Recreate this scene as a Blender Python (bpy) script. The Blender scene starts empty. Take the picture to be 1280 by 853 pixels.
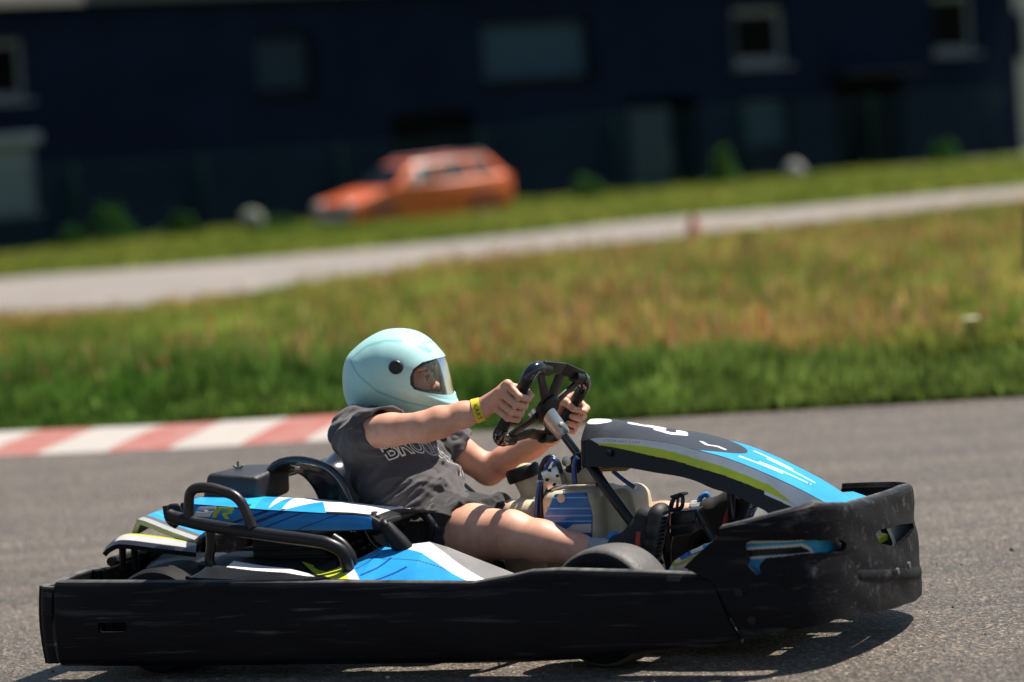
import bpy, bmesh, math, random
import numpy as np
from mathutils import Vector, Matrix, noise
from mathutils.bvhtree import BVHTree
random.seed(7); rng = np.random.default_rng(7)
R = math.radians
scene = bpy.context.scene
COL = scene.collection

# ------------------------------------------------------------------ camera numbers (measured off the photograph)
FPX, CAMH, HOR, ROLL = 4200.0, 1.18, 190.0, R(4.0)
PW, PH = 1280.0, 853.0
CX, CY = PW/2, PH/2
PITCH = math.atan((CY-HOR)*math.cos(ROLL)/FPX)
YAW = R(22)                                            # the kart's nose points this much towards the camera

def ray(px, py):
    u, v = px-CX, CY-py
    x = u*math.cos(ROLL)+v*math.sin(ROLL); z = -u*math.sin(ROLL)+v*math.cos(ROLL)
    return (x, FPX*math.cos(PITCH)+z*math.sin(PITCH), -FPX*math.sin(PITCH)+z*math.cos(PITCH))
def on_level(px, py, z=0.0):
    r = ray(px, py); t = (z-CAMH)/r[2]
    return Vector((r[0]*t, r[1]*t, z))
def at_depth(px, py, Y):
    r = ray(px, py); t = Y/r[1]
    return Vector((r[0]*t, Y, CAMH+r[2]*t))
_c, _s = math.cos(YAW), math.sin(YAW)
_w = on_level(65, 828, .04)
KX, KY = _w.x-(-1.0*_c-.56*_s), _w.y-(1.0*_s-.56*_c)    # kart origin on the ground
def K(px, py, y):
    """a measured picture point lying in the kart's lengthwise plane y -> kart coordinates (x forward, y left, z up)"""
    r = ray(px, py); t = (y+KX*_s+KY*_c)/(r[0]*_s+r[1]*_c)
    wx, wy = r[0]*t-KX, r[1]*t-KY
    return Vector((wx*_c-wy*_s, y, CAMH+r[2]*t))

def kart_px(P):
    """inverse of K for arrays of kart coordinates: where they fall on the photograph"""
    x, y, z = P[..., 0], P[..., 1], P[..., 2]-CAMH
    wx, wy = KX+x*_c+y*_s, KY-x*_s+y*_c
    d = wy*math.cos(PITCH)-z*math.sin(PITCH); h = wy*math.sin(PITCH)+z*math.cos(PITCH); a, b = wx/d*FPX, h/d*FPX
    return CX+a*math.cos(ROLL)-b*math.sin(ROLL), CY-a*math.sin(ROLL)-b*math.cos(ROLL)

# ------------------------------------------------------------------ materials
def new_mat(name):
    m = bpy.data.materials.new(name); m.use_nodes = True
    nt = m.node_tree; b = nt.nodes['Principled BSDF']
    return m, nt, b
def N(nt, kind, **kw):
    n = nt.nodes.new(kind)
    for k, v in kw.items():
        if k.startswith('i_'): n.inputs[k[2:].replace('_', ' ')].default_value = v
        else: setattr(n, k, v)
    return n
def noise_node(nt, scale, detail=4, rough=.6, coord='Object', stretch=None):
    tc = nt.nodes.new('ShaderNodeTexCoord'); out = tc.outputs[coord]
    if stretch:
        mp = nt.nodes.new('ShaderNodeMapping'); mp.inputs['Scale'].default_value = stretch
        nt.links.new(out, mp.inputs['Vector']); out = mp.outputs[0]
    n = nt.nodes.new('ShaderNodeTexNoise'); n.inputs['Scale'].default_value = scale
    n.inputs['Detail'].default_value = detail; n.inputs['Roughness'].default_value = rough
    nt.links.new(out, n.inputs['Vector'])
    return n
def ramp(nt, src, stops):
    r = nt.nodes.new('ShaderNodeValToRGB'); e = r.color_ramp.elements
    while len(e) < len(stops): e.new(.5)
    for el, (p, c) in zip(e, stops):
        el.position = p; el.color = (c[0], c[1], c[2], 1) if not isinstance(c, float) else (c, c, c, 1)
    nt.links.new(src, r.inputs[0]); return r
def mat(name, col, rough=.5, metal=0., var=.15, scale=20, bump=0., bscale=200, coat=0., spec=.5, attr=False, stretch=None, rvar=.12, sss=0.):
    """principled paint / plastic / metal with a little noise in colour, gloss and relief; attr: colour comes from the mesh's own colour layer"""
    m, nt, b = new_mat(name)
    n = noise_node(nt, scale, 5, .6, stretch=stretch)
    if attr:
        a = N(nt, 'ShaderNodeVertexColor', layer_name='Col'); base = a.outputs[0]
    else:
        c = N(nt, 'ShaderNodeRGB'); c.outputs[0].default_value = (*col, 1); base = c.outputs[0]
    if var:
        rp = ramp(nt, n.outputs[0], [(.3, (1-var,)*3), (.7, (1+var*.4,)*3)])
        mx = N(nt, 'ShaderNodeMix', data_type='RGBA', blend_type='MULTIPLY'); mx.inputs[0].default_value = 1
        nt.links.new(base, mx.inputs[6]); nt.links.new(rp.outputs[0], mx.inputs[7]); base = mx.outputs[2]
    nt.links.new(base, b.inputs['Base Color'])
    mr = N(nt, 'ShaderNodeMapRange'); mr.inputs['To Min'].default_value = max(.02, rough-rvar); mr.inputs['To Max'].default_value = min(1, rough+rvar)
    nt.links.new(n.outputs[0], mr.inputs[0]); nt.links.new(mr.outputs[0], b.inputs['Roughness'])
    b.inputs['Metallic'].default_value = metal; b.inputs['Specular IOR Level'].default_value = spec
    b.inputs['Coat Weight'].default_value = coat; b.inputs['Coat Roughness'].default_value = .08
    if sss:
        b.inputs['Subsurface Weight'].default_value = sss; b.inputs['Subsurface Radius'].default_value = (.012, .005, .003); b.inputs['Subsurface Scale'].default_value = 1.
    if bump:
        n2 = noise_node(nt, bscale, 4, .6, stretch=stretch); bp = N(nt, 'ShaderNodeBump'); bp.inputs['Strength'].default_value = min(1, bump); bp.inputs['Distance'].default_value = .003
        nt.links.new(n2.outputs[0], bp.inputs['Height']); nt.links.new(bp.outputs[0], b.inputs['Normal'])
    return m
def leaf_mat(name, rough=.6, trans=.5):
    """plant matter: own colours per plant, light passing through the blades"""
    m, nt, b = new_mat(name); nt.nodes.remove(b)
    a = N(nt, 'ShaderNodeVertexColor', layer_name='Col')
    d = N(nt, 'ShaderNodeBsdfDiffuse'); t = N(nt, 'ShaderNodeBsdfTranslucent'); mx = N(nt, 'ShaderNodeMixShader'); mx.inputs[0].default_value = trans
    nt.links.new(a.outputs[0], d.inputs[0]); nt.links.new(a.outputs[0], t.inputs[0])
    nt.links.new(d.outputs[0], mx.inputs[1]); nt.links.new(t.outputs[0], mx.inputs[2])
    nt.links.new(mx.outputs[0], nt.nodes['Material Output'].inputs[0])
    return m

# ------------------------------------------------------------------ objects
def mesh_obj(name, verts, faces, m=None, parent=None, smooth=True, cols=None, edge=None):
    me = bpy.data.meshes.new(name)
    if isinstance(verts, np.ndarray) and isinstance(faces, np.ndarray):
        nv, nf, k = len(verts), len(faces), faces.shape[1]
        me.vertices.add(nv); me.vertices.foreach_set('co', verts.astype(np.float32).ravel())
        me.loops.add(nf*k); me.loops.foreach_set('vertex_index', faces.astype(np.int32).ravel())
        me.polygons.add(nf); me.polygons.foreach_set('loop_start', np.arange(0, nf*k, k, dtype=np.int32))
        me.update(calc_edges=True); me.validate()
    else:
        me.from_pydata([tuple(v) for v in verts], [], [tuple(int(i) for i in f) for f in faces])
    me.update()
    if smooth:
        me.polygons.foreach_set('use_smooth', [True]*len(me.polygons))
        if edge: me.set_sharp_from_angle(angle=R(edge))
    if cols is not None:
        at = me.color_attributes.new('Col', 'FLOAT_COLOR', 'POINT')
        c = np.ones((len(me.vertices), 4), np.float32); c[:, :3] = np.asarray(cols)[:, :3]
        at.data.foreach_set('color', c.ravel())
    o = bpy.data.objects.new(name, me); COL.objects.link(o)
    if m:
        for mm in (m if isinstance(m, (list, tuple)) else [m]): me.materials.append(mm)
    if parent: o.parent = parent
    return o
SPLIT = {'corner_grip', 'rail_stay', 'wheel_nut', 'bolt', 'screw', 'seat_stay', 'rear_bracket', 'stripe', 'insert_edge', 'wing_nut', 'spoke', 'door_glass', 'back_wall', 'lip'}
def bm_obj(name, bm, m=None, parent=None, smooth=True, edge=40):
    if name in SPLIT:                                  # loose pieces become parts of their own
        left = set(bm.verts); isl = []
        while left:
            st = [left.pop()]; g = [st[0]]
            while st:
                for e in st.pop().link_edges:
                    for w in e.verts:
                        if w in left: left.discard(w); st.append(w); g.append(w)
            isl.append(g)
        if len(isl) > 1:
            out = []
            for g in isl:
                b2 = bmesh.new(); mp = {v: b2.verts.new(v.co) for v in g}
                for f in {f for v in g for f in v.link_faces}: b2.faces.new([mp[v] for v in f.verts])
                out.append(_bm_obj(name, b2, m, parent, smooth, edge))
            bm.free(); return out[0]
    return _bm_obj(name, bm, m, parent, smooth, edge)
def _bm_obj(name, bm, m=None, parent=None, smooth=True, edge=40):
    bmesh.ops.recalc_face_normals(bm, faces=bm.faces)
    me = bpy.data.meshes.new(name); bm.to_mesh(me); bm.free()
    if smooth:
        me.polygons.foreach_set('use_smooth', [True]*len(me.polygons)); me.set_sharp_from_angle(angle=R(edge))
    o = bpy.data.objects.new(name, me); COL.objects.link(o)
    if m:
        for mm in (m if isinstance(m, (list, tuple)) else [m]): me.materials.append(mm)
    if parent: o.parent = parent
    return o
def empty(name, loc=(0, 0, 0), rz=0.):
    o = bpy.data.objects.new(name, None); COL.objects.link(o); o.location = loc; o.rotation_euler = (0, 0, rz); o.empty_display_size = .1
    return o
def tag(o, label=None, cat=None, group=None, kind=None):
    if label: o['label'] = label
    if cat: o['category'] = cat
    if group: o['group'] = group
    if kind: o['kind'] = kind
    return o
def copy_tree(o, parent=None):
    c = o.copy(); COL.objects.link(c)
    if parent: c.parent = parent
    for ch in [x for x in bpy.data.objects if x.parent == o]: copy_tree(ch, c)
    return c

# ------------------------------------------------------------------ shapes added to a bmesh
def frame_of(d, up=Vector((0, 0, 1))):
    d = d.normalized()
    if abs(d.dot(up)) > .98: up = Vector((1, 0, 0))
    a = d.cross(up).normalized(); return a, a.cross(d).normalized()
def b_box(bm, c, s, bev=.004, rot=None, seg=2):
    g = bmesh.ops.create_cube(bm, size=1)['verts']
    M = Matrix.Translation(Vector(c)) @ (rot.to_4x4() if rot else Matrix()) @ Matrix.Diagonal((*s, 1))
    bmesh.ops.transform(bm, matrix=M, verts=g)
    if bev:
        es = list({e for v in g for e in v.link_edges})
        bmesh.ops.bevel(bm, geom=es, offset=min(bev, min(s)*.45), segments=seg, affect='EDGES', profile=.5)
def b_hull(bm, corners, bev=.006, seg=3):
    """a six-sided block from 8 corners (bottom 4, top 4, same turning)"""
    v = [bm.verts.new(c) for c in corners]
    for f in ((3, 2, 1, 0), (4, 5, 6, 7), (0, 1, 5, 4), (1, 2, 6, 5), (2, 3, 7, 6), (3, 0, 4, 7)): bm.faces.new([v[i] for i in f])
    if bev: bmesh.ops.bevel(bm, geom=list({e for x in v for e in x.link_edges}), offset=bev, segments=seg, affect='EDGES', profile=.5)
def b_prism(bm, pts, axis, depth, bev=.003, seg=2):
    """polygon extruded along axis by depth, edges bevelled"""
    a = Vector(axis).normalized()*depth
    lo = [bm.verts.new(p) for p in pts]; hi = [bm.verts.new(Vector(p)+a) for p in pts]; n = len(pts)
    fs = [bm.faces.new(lo), bm.faces.new(hi[::-1])]+[bm.faces.new((lo[i], hi[i], hi[(i+1) % n], lo[(i+1) % n])) for i in range(n)]
    if bev: bmesh.ops.bevel(bm, geom=list({e for x in lo+hi for e in x.link_edges}), offset=bev, segments=seg, affect='EDGES', profile=.5)
def b_tube(bm, pts, r, seg=12, closed=False, cap=True):
    pts = [Vector(p) for p in pts]; n = len(pts); rr = r if isinstance(r, (list, tuple)) else [r]*n
    rings = []; ref = None
    for i, p in enumerate(pts):
        if closed: d = pts[(i+1) % n]-pts[i-1]
        else: d = pts[min(i+1, n-1)]-pts[max(i-1, 0)]
        d.normalize()
        if ref is None: ref, _ = frame_of(d)
        a = (ref-d*ref.dot(d)).normalized(); ref = a; b = d.cross(a)
        rings.append([bm.verts.new(p+(a*math.cos(2*math.pi*k/seg)+b*math.sin(2*math.pi*k/seg))*rr[i]) for k in range(seg)])
    for i in range(n if closed else n-1):
        A, B = rings[i], rings[(i+1) % n]
        for k in range(seg): bm.faces.new((A[k], A[(k+1) % seg], B[(k+1) % seg], B[k]))
    if cap and not closed: bm.faces.new(rings[0][::-1]); bm.faces.new(rings[-1])
def smooth_path(pts, n=8, closed=False):
    """Catmull-Rom through pts"""
    P = [Vector(p) for p in pts]; out = []; m = len(P)
    for i in range(m if closed else m-1):
        p0 = P[i-1] if (closed or i > 0) else P[0]*2-P[1]
        p1, p2 = P[i], P[(i+1) % m]; p3 = P[(i+2) % m] if (closed or i+2 < m) else P[-1]*2-P[-2]
        for k in range(n):
            t = k/n; out.append(.5*((2*p1)+(p2-p0)*t+(2*p0-5*p1+4*p2-p3)*t*t+(3*p1-p0-3*p2+p3)*t**3))
    if not closed: out.append(P[-1].copy())
    return out
def round_path(pts, rad, n=6, closed=False):
    """straight runs with rounded corners"""
    P = [Vector(p) for p in pts]; m = len(P); out = []
    for i in range(m):
        if not closed and i in (0, m-1): out.append(P[i]); continue
        a, b = P[i-1]-P[i], P[(i+1) % m]-P[i]; r = min(rad, a.length*.48, b.length*.48)
        A, B = P[i]+a.normalized()*r, P[i]+b.normalized()*r
        for k in range(n+1):
            t = k/n; out.append(A*(1-t)**2+P[i]*2*t*(1-t)+B*t*t)
    return out
def b_lathe(bm, prof, c, axis, seg=32, closed=False):
    """profile of (radius, along-axis) turned about axis through c"""
    ax = Vector(axis).normalized(); a, b = frame_of(ax); c = Vector(c); rings = []
    for (r, h) in prof:
        if r < 1e-6: rings.append([bm.verts.new(c+ax*h)])
        else: rings.append([bm.verts.new(c+ax*h+(a*math.cos(2*math.pi*k/seg)+b*math.sin(2*math.pi*k/seg))*r) for k in range(seg)])
    prs = list(zip(rings, rings[1:]+([rings[0]] if closed else [])))[:len(rings) if closed else len(rings)-1]
    for A, B in prs:
        for k in range(seg):
            q = (k+1) % seg
            if len(A) == 1 and len(B) == 1: continue
            if len(A) == 1: bm.faces.new((A[0], B[q], B[k]))
            elif len(B) == 1: bm.faces.new((A[k], A[q], B[0]))
            else: bm.faces.new((A[k], A[q], B[q], B[k]))
def grid_sheet(name, S, nu, nv, m, parent, thick=0., colfn=None, hole=None, smooth=True, edge=35, closed_u=False):
    """a panel S(u,v) (arrays in, (..,3) out) as a fine grid; thick makes it a solid shell; colfn(u,v) gives its own paint scheme; hole(u,v) cuts openings"""
    u = np.linspace(0, 1, nu); v = np.linspace(0, 1, nv); U, V = np.meshgrid(u, v, indexing='ij')
    P = S(U, V); idx = np.arange(nu*nv).reshape(nu, nv)
    q = np.stack([idx[:-1, :-1], idx[1:, :-1], idx[1:, 1:], idx[:-1, 1:]], -1).reshape(-1, 4)
    keep = np.ones(len(q), bool)
    if hole is not None:
        uc = (U[:-1, :-1]+U[1:, 1:])/2; vc = (V[:-1, :-1]+V[1:, 1:])/2; keep = ~hole(uc, vc).ravel()
    q = q[keep]; Pf = P.reshape(-1, 3); cols = None
    if colfn is not None: cols = colfn(U, V).reshape(-1, 3)
    if thick:
        du = np.gradient(P, axis=0); dv = np.gradient(P, axis=1); nn = np.cross(du, dv); nn /= np.linalg.norm(nn, axis=-1, keepdims=True)+1e-12
        Q = (P-nn*thick).reshape(-1, 3); n = len(Pf)
        e = np.concatenate([q[:, [0, 1]], q[:, [1, 2]], q[:, [2, 3]], q[:, [3, 0]]])
        key = np.sort(e, 1); k1 = key[:, 0].astype(np.int64)*n+key[:, 1]
        un, inv, cnt = np.unique(k1, return_inverse=True, return_counts=True); bd = e[cnt[inv] == 1]
        side = np.stack([bd[:, 1], bd[:, 0], bd[:, 0]+n, bd[:, 1]+n], -1)
        q = np.concatenate([q, q[:, ::-1]+n, side]); Pf = np.concatenate([Pf, Q])
        if cols is not None: cols = np.concatenate([cols, cols])
    used = np.unique(q); mp = -np.ones(len(Pf), int); mp[used] = np.arange(len(used))
    return mesh_obj(name, Pf[used], mp[q], m, parent, smooth, None if cols is None else cols[used], edge)
def inpoly(x, y, poly):
    r = np.zeros(np.shape(x), bool); n = len(poly)
    for i in range(n):
        x1, y1 = poly[i]; x2, y2 = poly[i-1]
        c = ((y1 > y) != (y2 > y)); r ^= c & (x < (x2-x1)*(y-y1)/((y2-y1) or 1e-9)+x1)
    return r
def seg_dist(x, y, pts):
    d = np.full(np.shape(x), 1e9)
    for (x1, y1), (x2, y2) in zip(pts, pts[1:]):
        L = (x2-x1)**2+(y2-y1)**2+1e-12; t = np.clip(((x-x1)*(x2-x1)+(y-y1)*(y2-y1))/L, 0, 1)
        d = np.minimum(d, np.hypot(x-x1-t*(x2-x1), y-y1-t*(y2-y1)))
    return d
def text_mesh(body, size, offset=0., extrude=0., res=4, bold=False):
    """vertices and faces of a line of lettering in its own plane, centred"""
    cu = bpy.data.curves.new('lettering', 'FONT'); cu.body = body; cu.size = size; cu.offset = offset; cu.align_x = 'CENTER'; cu.align_y = 'CENTER'; cu.resolution_u = res
    o = bpy.data.objects.new('lettering', cu); COL.objects.link(o)
    dg = bpy.context.evaluated_depsgraph_get(); me = bpy.data.meshes.new_from_object(o.evaluated_get(dg))
    v = [Vector(x.co) for x in me.vertices]; f = [list(p.vertices) for p in me.polygons]
    bpy.data.objects.remove(o); bpy.data.curves.remove(cu); bpy.data.meshes.remove(me)
    return v, f

# ------------------------------------------------------------------ soft solid modelling: a distance field and its surface
class Field:
    def __init__(s, lo, hi, h):
        s.lo = np.array(lo, float); s.h = h; s.n = np.ceil((np.array(hi)-s.lo)/h).astype(int)+1
        s.f = np.full(s.n, .05, np.float32)
    def box(s, lo, hi):
        a = np.clip(np.floor((np.array(lo)-s.lo)/s.h).astype(int), 0, s.n-1); b = np.clip(np.ceil((np.array(hi)-s.lo)/s.h).astype(int)+1, 1, s.n)
        sl = tuple(slice(i, j) for i, j in zip(a, b))
        X, Y, Z = np.meshgrid(*[s.lo[k]+s.h*np.arange(a[k], b[k]) for k in range(3)], indexing='ij', sparse=True)
        return sl, X.astype(np.float32), Y.astype(np.float32), Z.astype(np.float32)
    def comb(s, sl, d, k, sub=False):
        g = s.f[sl]
        if sub:
            h = np.clip(.5-.5*(g+d)/k, 0, 1); s.f[sl] = g*(1-h)+(-d)*h+k*h*(1-h)
        else:
            h = np.clip(.5+.5*(d-g)/k, 0, 1); s.f[sl] = d*(1-h)+g*h-k*h*(1-h)
    def cone(s, a, b, ra, rb, k=.015, sub=False, flat=None):
        a, b = np.array(a, float), np.array(b, float); m = max(ra, rb)+k*2+.012
        sl, X, Y, Z = s.box(np.minimum(a, b)-m, np.maximum(a, b)+m); d = b-a; L = d@d+1e-12
        t = np.clip(((X-a[0])*d[0]+(Y-a[1])*d[1]+(Z-a[2])*d[2])/L, 0, 1)
        D = np.sqrt((X-a[0]-t*d[0])**2+(Y-a[1]-t*d[1])**2+(Z-a[2]-t*d[2])**2)-(ra+(rb-ra)*t)
        s.comb(sl, D, k, sub)
    def chain(s, pts, rad, k=.015, sub=False):
        for i in range(len(pts)-1): s.cone(pts[i], pts[i+1], rad[i], rad[i+1], k, sub)
    def ell(s, c, r, k=.015, rot=None, sub=False):
        c = np.array(c, float); r = np.array(r, float); m = max(r)+k*2+.012
        sl, X, Y, Z = s.box(c-m, c+m); x, y, z = X-c[0], Y-c[1], Z-c[2]
        if rot is not None:
            q = np.array(rot.to_3x3().transposed()); x, y, z = (q[i, 0]*x+q[i, 1]*y+q[i, 2]*z for i in range(3))
        k0 = np.sqrt((x/r[0])**2+(y/r[1])**2+(z/r[2])**2); k1 = np.sqrt((x/r[0]**2)**2+(y/r[1]**2)**2+(z/r[2]**2)**2)+1e-9
        s.comb(sl, k0*(k0-1)/k1, k, sub)
    def rbox(s, c, half, rad, k=.01, rot=None, sub=False):
        c = np.array(c, float); half = np.array(half, float); m = np.linalg.norm(half)+k*2+.012
        sl, X, Y, Z = s.box(c-m, c+m); x, y, z = X-c[0], Y-c[1], Z-c[2]
        if rot is not None:
            q = np.array(rot.to_3x3().transposed()); x, y, z = (q[i, 0]*x+q[i, 1]*y+q[i, 2]*z for i in range(3))
        x, y, z = np.abs(x)-half[0]+rad, np.abs(y)-half[1]+rad, np.abs(z)-half[2]+rad
        D = np.sqrt(np.maximum(x, 0)**2+np.maximum(y, 0)**2+np.maximum(z, 0)**2)+np.minimum(np.maximum(np.maximum(x, y), z), 0)-rad
        s.comb(sl, D, k, sub)
    def plane(s, p, n, k=.004, lo=None, hi=None):
        """cut away the side n points to (inside a box when given)"""
        p = np.array(p, float); n = np.array(Vector(n).normalized())
        sl, X, Y, Z = s.box(s.lo if lo is None else lo, s.lo+s.h*s.n if hi is None else hi)
        D = -((X-p[0])*n[0]+(Y-p[1])*n[1]+(Z-p[2])*n[2]); s.comb(sl, D+np.zeros(s.f[sl].shape, np.float32), k, True)
    def mesh(s):
        f = s.f; ins = f < 0; nx, ny, nz = f.shape
        c = np.zeros((nx-1, ny-1, nz-1), np.int8)
        for i in (0, 1):
            for j in (0, 1):
                for k in (0, 1): c += ins[i:nx-1+i, j:ny-1+j, k:nz-1+k]
        act = (c > 0) & (c < 8); ijk = np.argwhere(act); vid = np.full(act.shape, -1, np.int32); vid[act] = np.arange(len(ijk))
        acc = np.zeros((len(ijk), 3)); cnt = np.zeros(len(ijk)); I, J, Kk = ijk.T
        for ax in range(3):
            o1, o2 = [q for q in range(3) if q != ax]
            for p in (0, 1):
                for q in (0, 1):
                    a = [0, 0, 0]; a[o1] = p; a[o2] = q; b = list(a); b[ax] = 1
                    fa = f[I+a[0], J+a[1], Kk+a[2]]; fb = f[I+b[0], J+b[1], Kk+b[2]]; x = (fa < 0) != (fb < 0)
                    t = np.where(x, fa/np.where(x, fa-fb, 1), 0); pos = np.zeros((len(ijk), 3)); pos[:, o1] = p; pos[:, o2] = q; pos[:, ax] = t
                    acc[x] += pos[x]; cnt[x] += 1
        V = s.lo+s.h*(ijk+acc/cnt[:, None]); F = []
        for ax in range(3):
            o1, o2 = (ax+1) % 3, (ax+2) % 3
            A = np.moveaxis(ins, (ax, o1, o2), (0, 1, 2)); x = A[:-1] != A[1:]; VV = np.moveaxis(vid, (ax, o1, o2), (0, 1, 2))
            e = np.argwhere(x[:, 1:-1, 1:-1]); e[:, 1:] += 1; i, j, k = e.T; sg = A[i, j, k]
            q = np.stack([VV[i, j-1, k-1], VV[i, j, k-1], VV[i, j, k], VV[i, j-1, k]], -1); q[~sg] = q[~sg][:, ::-1]; F.append(q)
        return V, np.concatenate(F)
def relax(V, F, it=2, lam=.5):
    """even out the surface a little"""
    e = np.concatenate([F[:, [0, 1]], F[:, [1, 2]], F[:, [2, 3]], F[:, [3, 0]]]); V = V.copy()
    for _ in range(it):
        for L in (lam, -lam*1.02):
            a = np.zeros_like(V); c = np.zeros(len(V))
            for x, y in ((0, 1), (1, 0)):
                for d in range(3): a[:, d] += np.bincount(e[:, x], V[e[:, y], d], len(V))
                c += np.bincount(e[:, x], minlength=len(V))
            V += L*(a/np.maximum(c, 1)[:, None]-V)
    return V
EXPOSURE = 0.90; SUN = 4.8; SKY = .05; SUN_DIR = (.44, .25, 1.0)
# ================================================================== render, camera, light
scene.render.engine = 'CYCLES'
scene.cycles.use_denoising = True
scene.cycles.max_bounces = 6; scene.cycles.transparent_max_bounces = 8
scene.view_settings.view_transform = 'Standard'; scene.view_settings.look = 'None'
scene.view_settings.gamma = 1; scene.view_settings.exposure = EXPOSURE
cam_d = bpy.data.cameras.new('camera'); cam = bpy.data.objects.new('camera', cam_d); COL.objects.link(cam); scene.camera = cam
cam_d.sensor_width = 36; cam_d.lens = FPX*36/PW; cam_d.clip_end = 3000; cam_d.clip_start = .1
cam.matrix_world = Matrix.Translation((0, 0, CAMH)) @ Matrix.Rotation(R(90)-PITCH, 4, 'X') @ Matrix.Rotation(-ROLL, 4, 'Z')
cam_d.dof.use_dof = True; cam_d.dof.focus_distance = 7.95; cam_d.dof.aperture_fstop = 2.2

sd = Vector(SUN_DIR).normalized()
sun_el = math.asin(sd.z); sun_az = math.atan2(sd.x, sd.y)
world = bpy.data.worlds.new('World'); scene.world = world; world.use_nodes = True; nt = world.node_tree
sky = nt.nodes.new('ShaderNodeTexSky'); sky.sky_type = 'NISHITA'; sky.sun_disc = False
sky.sun_elevation = sun_el; sky.sun_rotation = sun_az; sky.air_density = 1.2; sky.dust_density = .6
nt.links.new(sky.outputs[0], nt.nodes['Background'].inputs[0]); nt.nodes['Background'].inputs[1].default_value = SKY
sl = bpy.data.lights.new('sun', 'SUN'); sl.energy = SUN; sl.angle = R(.5); sl.color = (1, .925, .825)
so = bpy.data.objects.new('sun', sl); COL.objects.link(so); so.rotation_euler = sd.to_track_quat('Z', 'Y').to_euler()

# ================================================================== setting
def sstep(a, b, x):
    t = np.clip((x-a)/(b-a), 0, 1); return t*t*(3-2*t)
def terrain(x, y):
    """height of the land: flat by the track, tipping gently sideways farther off"""
    x = np.asarray(x, float); y = np.asarray(y, float)
    return np.clip(.0165*x, -.8, .8)*sstep(25, 60, y)+.03*np.sin(x*.35+1)*np.sin(y*.28)*sstep(17, 25, y)
def on_land(px, py):
    r = Vector(ray(px, py)); a, b_ = 5/r.y, 160/r.y
    for _ in range(50):
        t = (a+b_)/2; p = Vector((0, 0, CAMH))+r*t
        if p.z > float(terrain(p.x, p.y)): a = t
        else: b_ = t
    return p
EDGE = [on_level(-1200, 640).xy, on_level(-200, 574).xy, on_level(0, 571).xy, on_level(420, 551).xy, on_level(830, 522).xy, on_level(1280, 496).xy, on_level(1500, 481).xy, on_level(2600, 400).xy]
ex = np.array([p[0] for p in EDGE]); ey = np.array([p[1] for p in EDGE])
def edge_y(x): return np.interp(x, ex, ey)

# --- ground: one sheet to the horizon, lower under the track
xs = np.unique(np.concatenate([np.linspace(-400, -40, 19), np.linspace(-40, 40, 161), np.linspace(40, 400, 19)]))
ys = np.unique(np.concatenate([np.linspace(-60, 0, 13), np.linspace(0, 70, 141), np.linspace(70, 130, 40), np.linspace(130, 700, 20)]))
X, Y = np.meshgrid(xs, ys, indexing='ij'); Z = terrain(X, Y)+.012-.10*(1-sstep(-.3, .5, Y-edge_y(X)-.45))
idx = np.arange(X.size).reshape(X.shape); q = np.stack([idx[:-1, :-1], idx[1:, :-1], idx[1:, 1:], idx[:-1, 1:]], -1).reshape(-1, 4)
m, nt, b = new_mat('meadow_soil')
n1 = noise_node(nt, .35, 6, .65); n2 = noise_node(nt, 6, 5, .6)
r1 = ramp(nt, n1.outputs[0], [(.32, (.045, .075, .014)), (.5, (.075, .10, .022)), (.68, (.12, .10, .035))])
r2 = ramp(nt, n2.outputs[0], [(.3, (.6, .6, .6)), (.7, (1.25, 1.25, 1.2))]); mx = N(nt, 'ShaderNodeMix', data_type='RGBA', blend_type='MULTIPLY'); mx.inputs[0].default_value = 1
nt.links.new(r1.outputs[0], mx.inputs[6]); nt.links.new(r2.outputs[0], mx.inputs[7]); nt.links.new(mx.outputs[2], b.inputs['Base Color']); b.inputs['Roughness'].default_value = .95
tag(mesh_obj('ground', np.stack([X, Y, Z], -1).reshape(-1, 3), q, m), kind='structure')

# --- race track: worn asphalt
def asphalt(name, dark, light, stone):
    m, nt, b = new_mat(name)
    big = noise_node(nt, .9, 5, .6); mid = noise_node(nt, 4.5, 5, .65, stretch=(.07, 1, 1)); fine = noise_node(nt, 190, 3, .7)
    r1 = ramp(nt, big.outputs[0], [(.3, dark), (.7, light)])
    r2 = ramp(nt, mid.outputs[0], [(.32, (.66,)*3), (.62, (1.12,)*3)])
    vo = N(nt, 'ShaderNodeTexVoronoi'); vo.inputs['Scale'].default_value = 115; tc = nt.nodes.new('ShaderNodeTexCoord'); nt.links.new(tc.outputs['Object'], vo.inputs['Vector'])
    hsv = N(nt, 'ShaderNodeSeparateColor'); nt.links.new(vo.outputs['Color'], hsv.inputs[0])
    r3 = ramp(nt, hsv.outputs[0], [(.0, (.28,)*3), (.45, (.8,)*3), (.8, (1.3, 1.25, 1.17)), (.93, (1.7, 1.6, 1.5)), (1., stone)])
    a = N(nt, 'ShaderNodeMix', data_type='RGBA', blend_type='MULTIPLY'); a.inputs[0].default_value = 1
    c = N(nt, 'ShaderNodeMix', data_type='RGBA', blend_type='MULTIPLY'); c.inputs[0].default_value = 1
    nt.links.new(r1.outputs[0], a.inputs[6]); nt.links.new(r2.outputs[0], a.inputs[7]); nt.links.new(a.outputs[2], c.inputs[6]); nt.links.new(r3.outputs[0], c.inputs[7])
    nt.links.new(c.outputs[2], b.inputs['Base Color'])
    b.inputs['Roughness'].default_value = .58; b.inputs['Specular IOR Level'].default_value = .5
    bp = N(nt, 'ShaderNodeBump'); bp.inputs['Strength'].default_value = 1; bp.inputs['Distance'].default_value = .011
    ad = N(nt, 'ShaderNodeMath', operation='ADD'); nt.links.new(vo.outputs['Distance'], ad.inputs[0]); nt.links.new(fine.outputs[0], ad.inputs[1])
    nt.links.new(ad.outputs[0], bp.inputs['Height']); nt.links.new(bp.outputs[0], b.inputs['Normal'])
    return m
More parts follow.
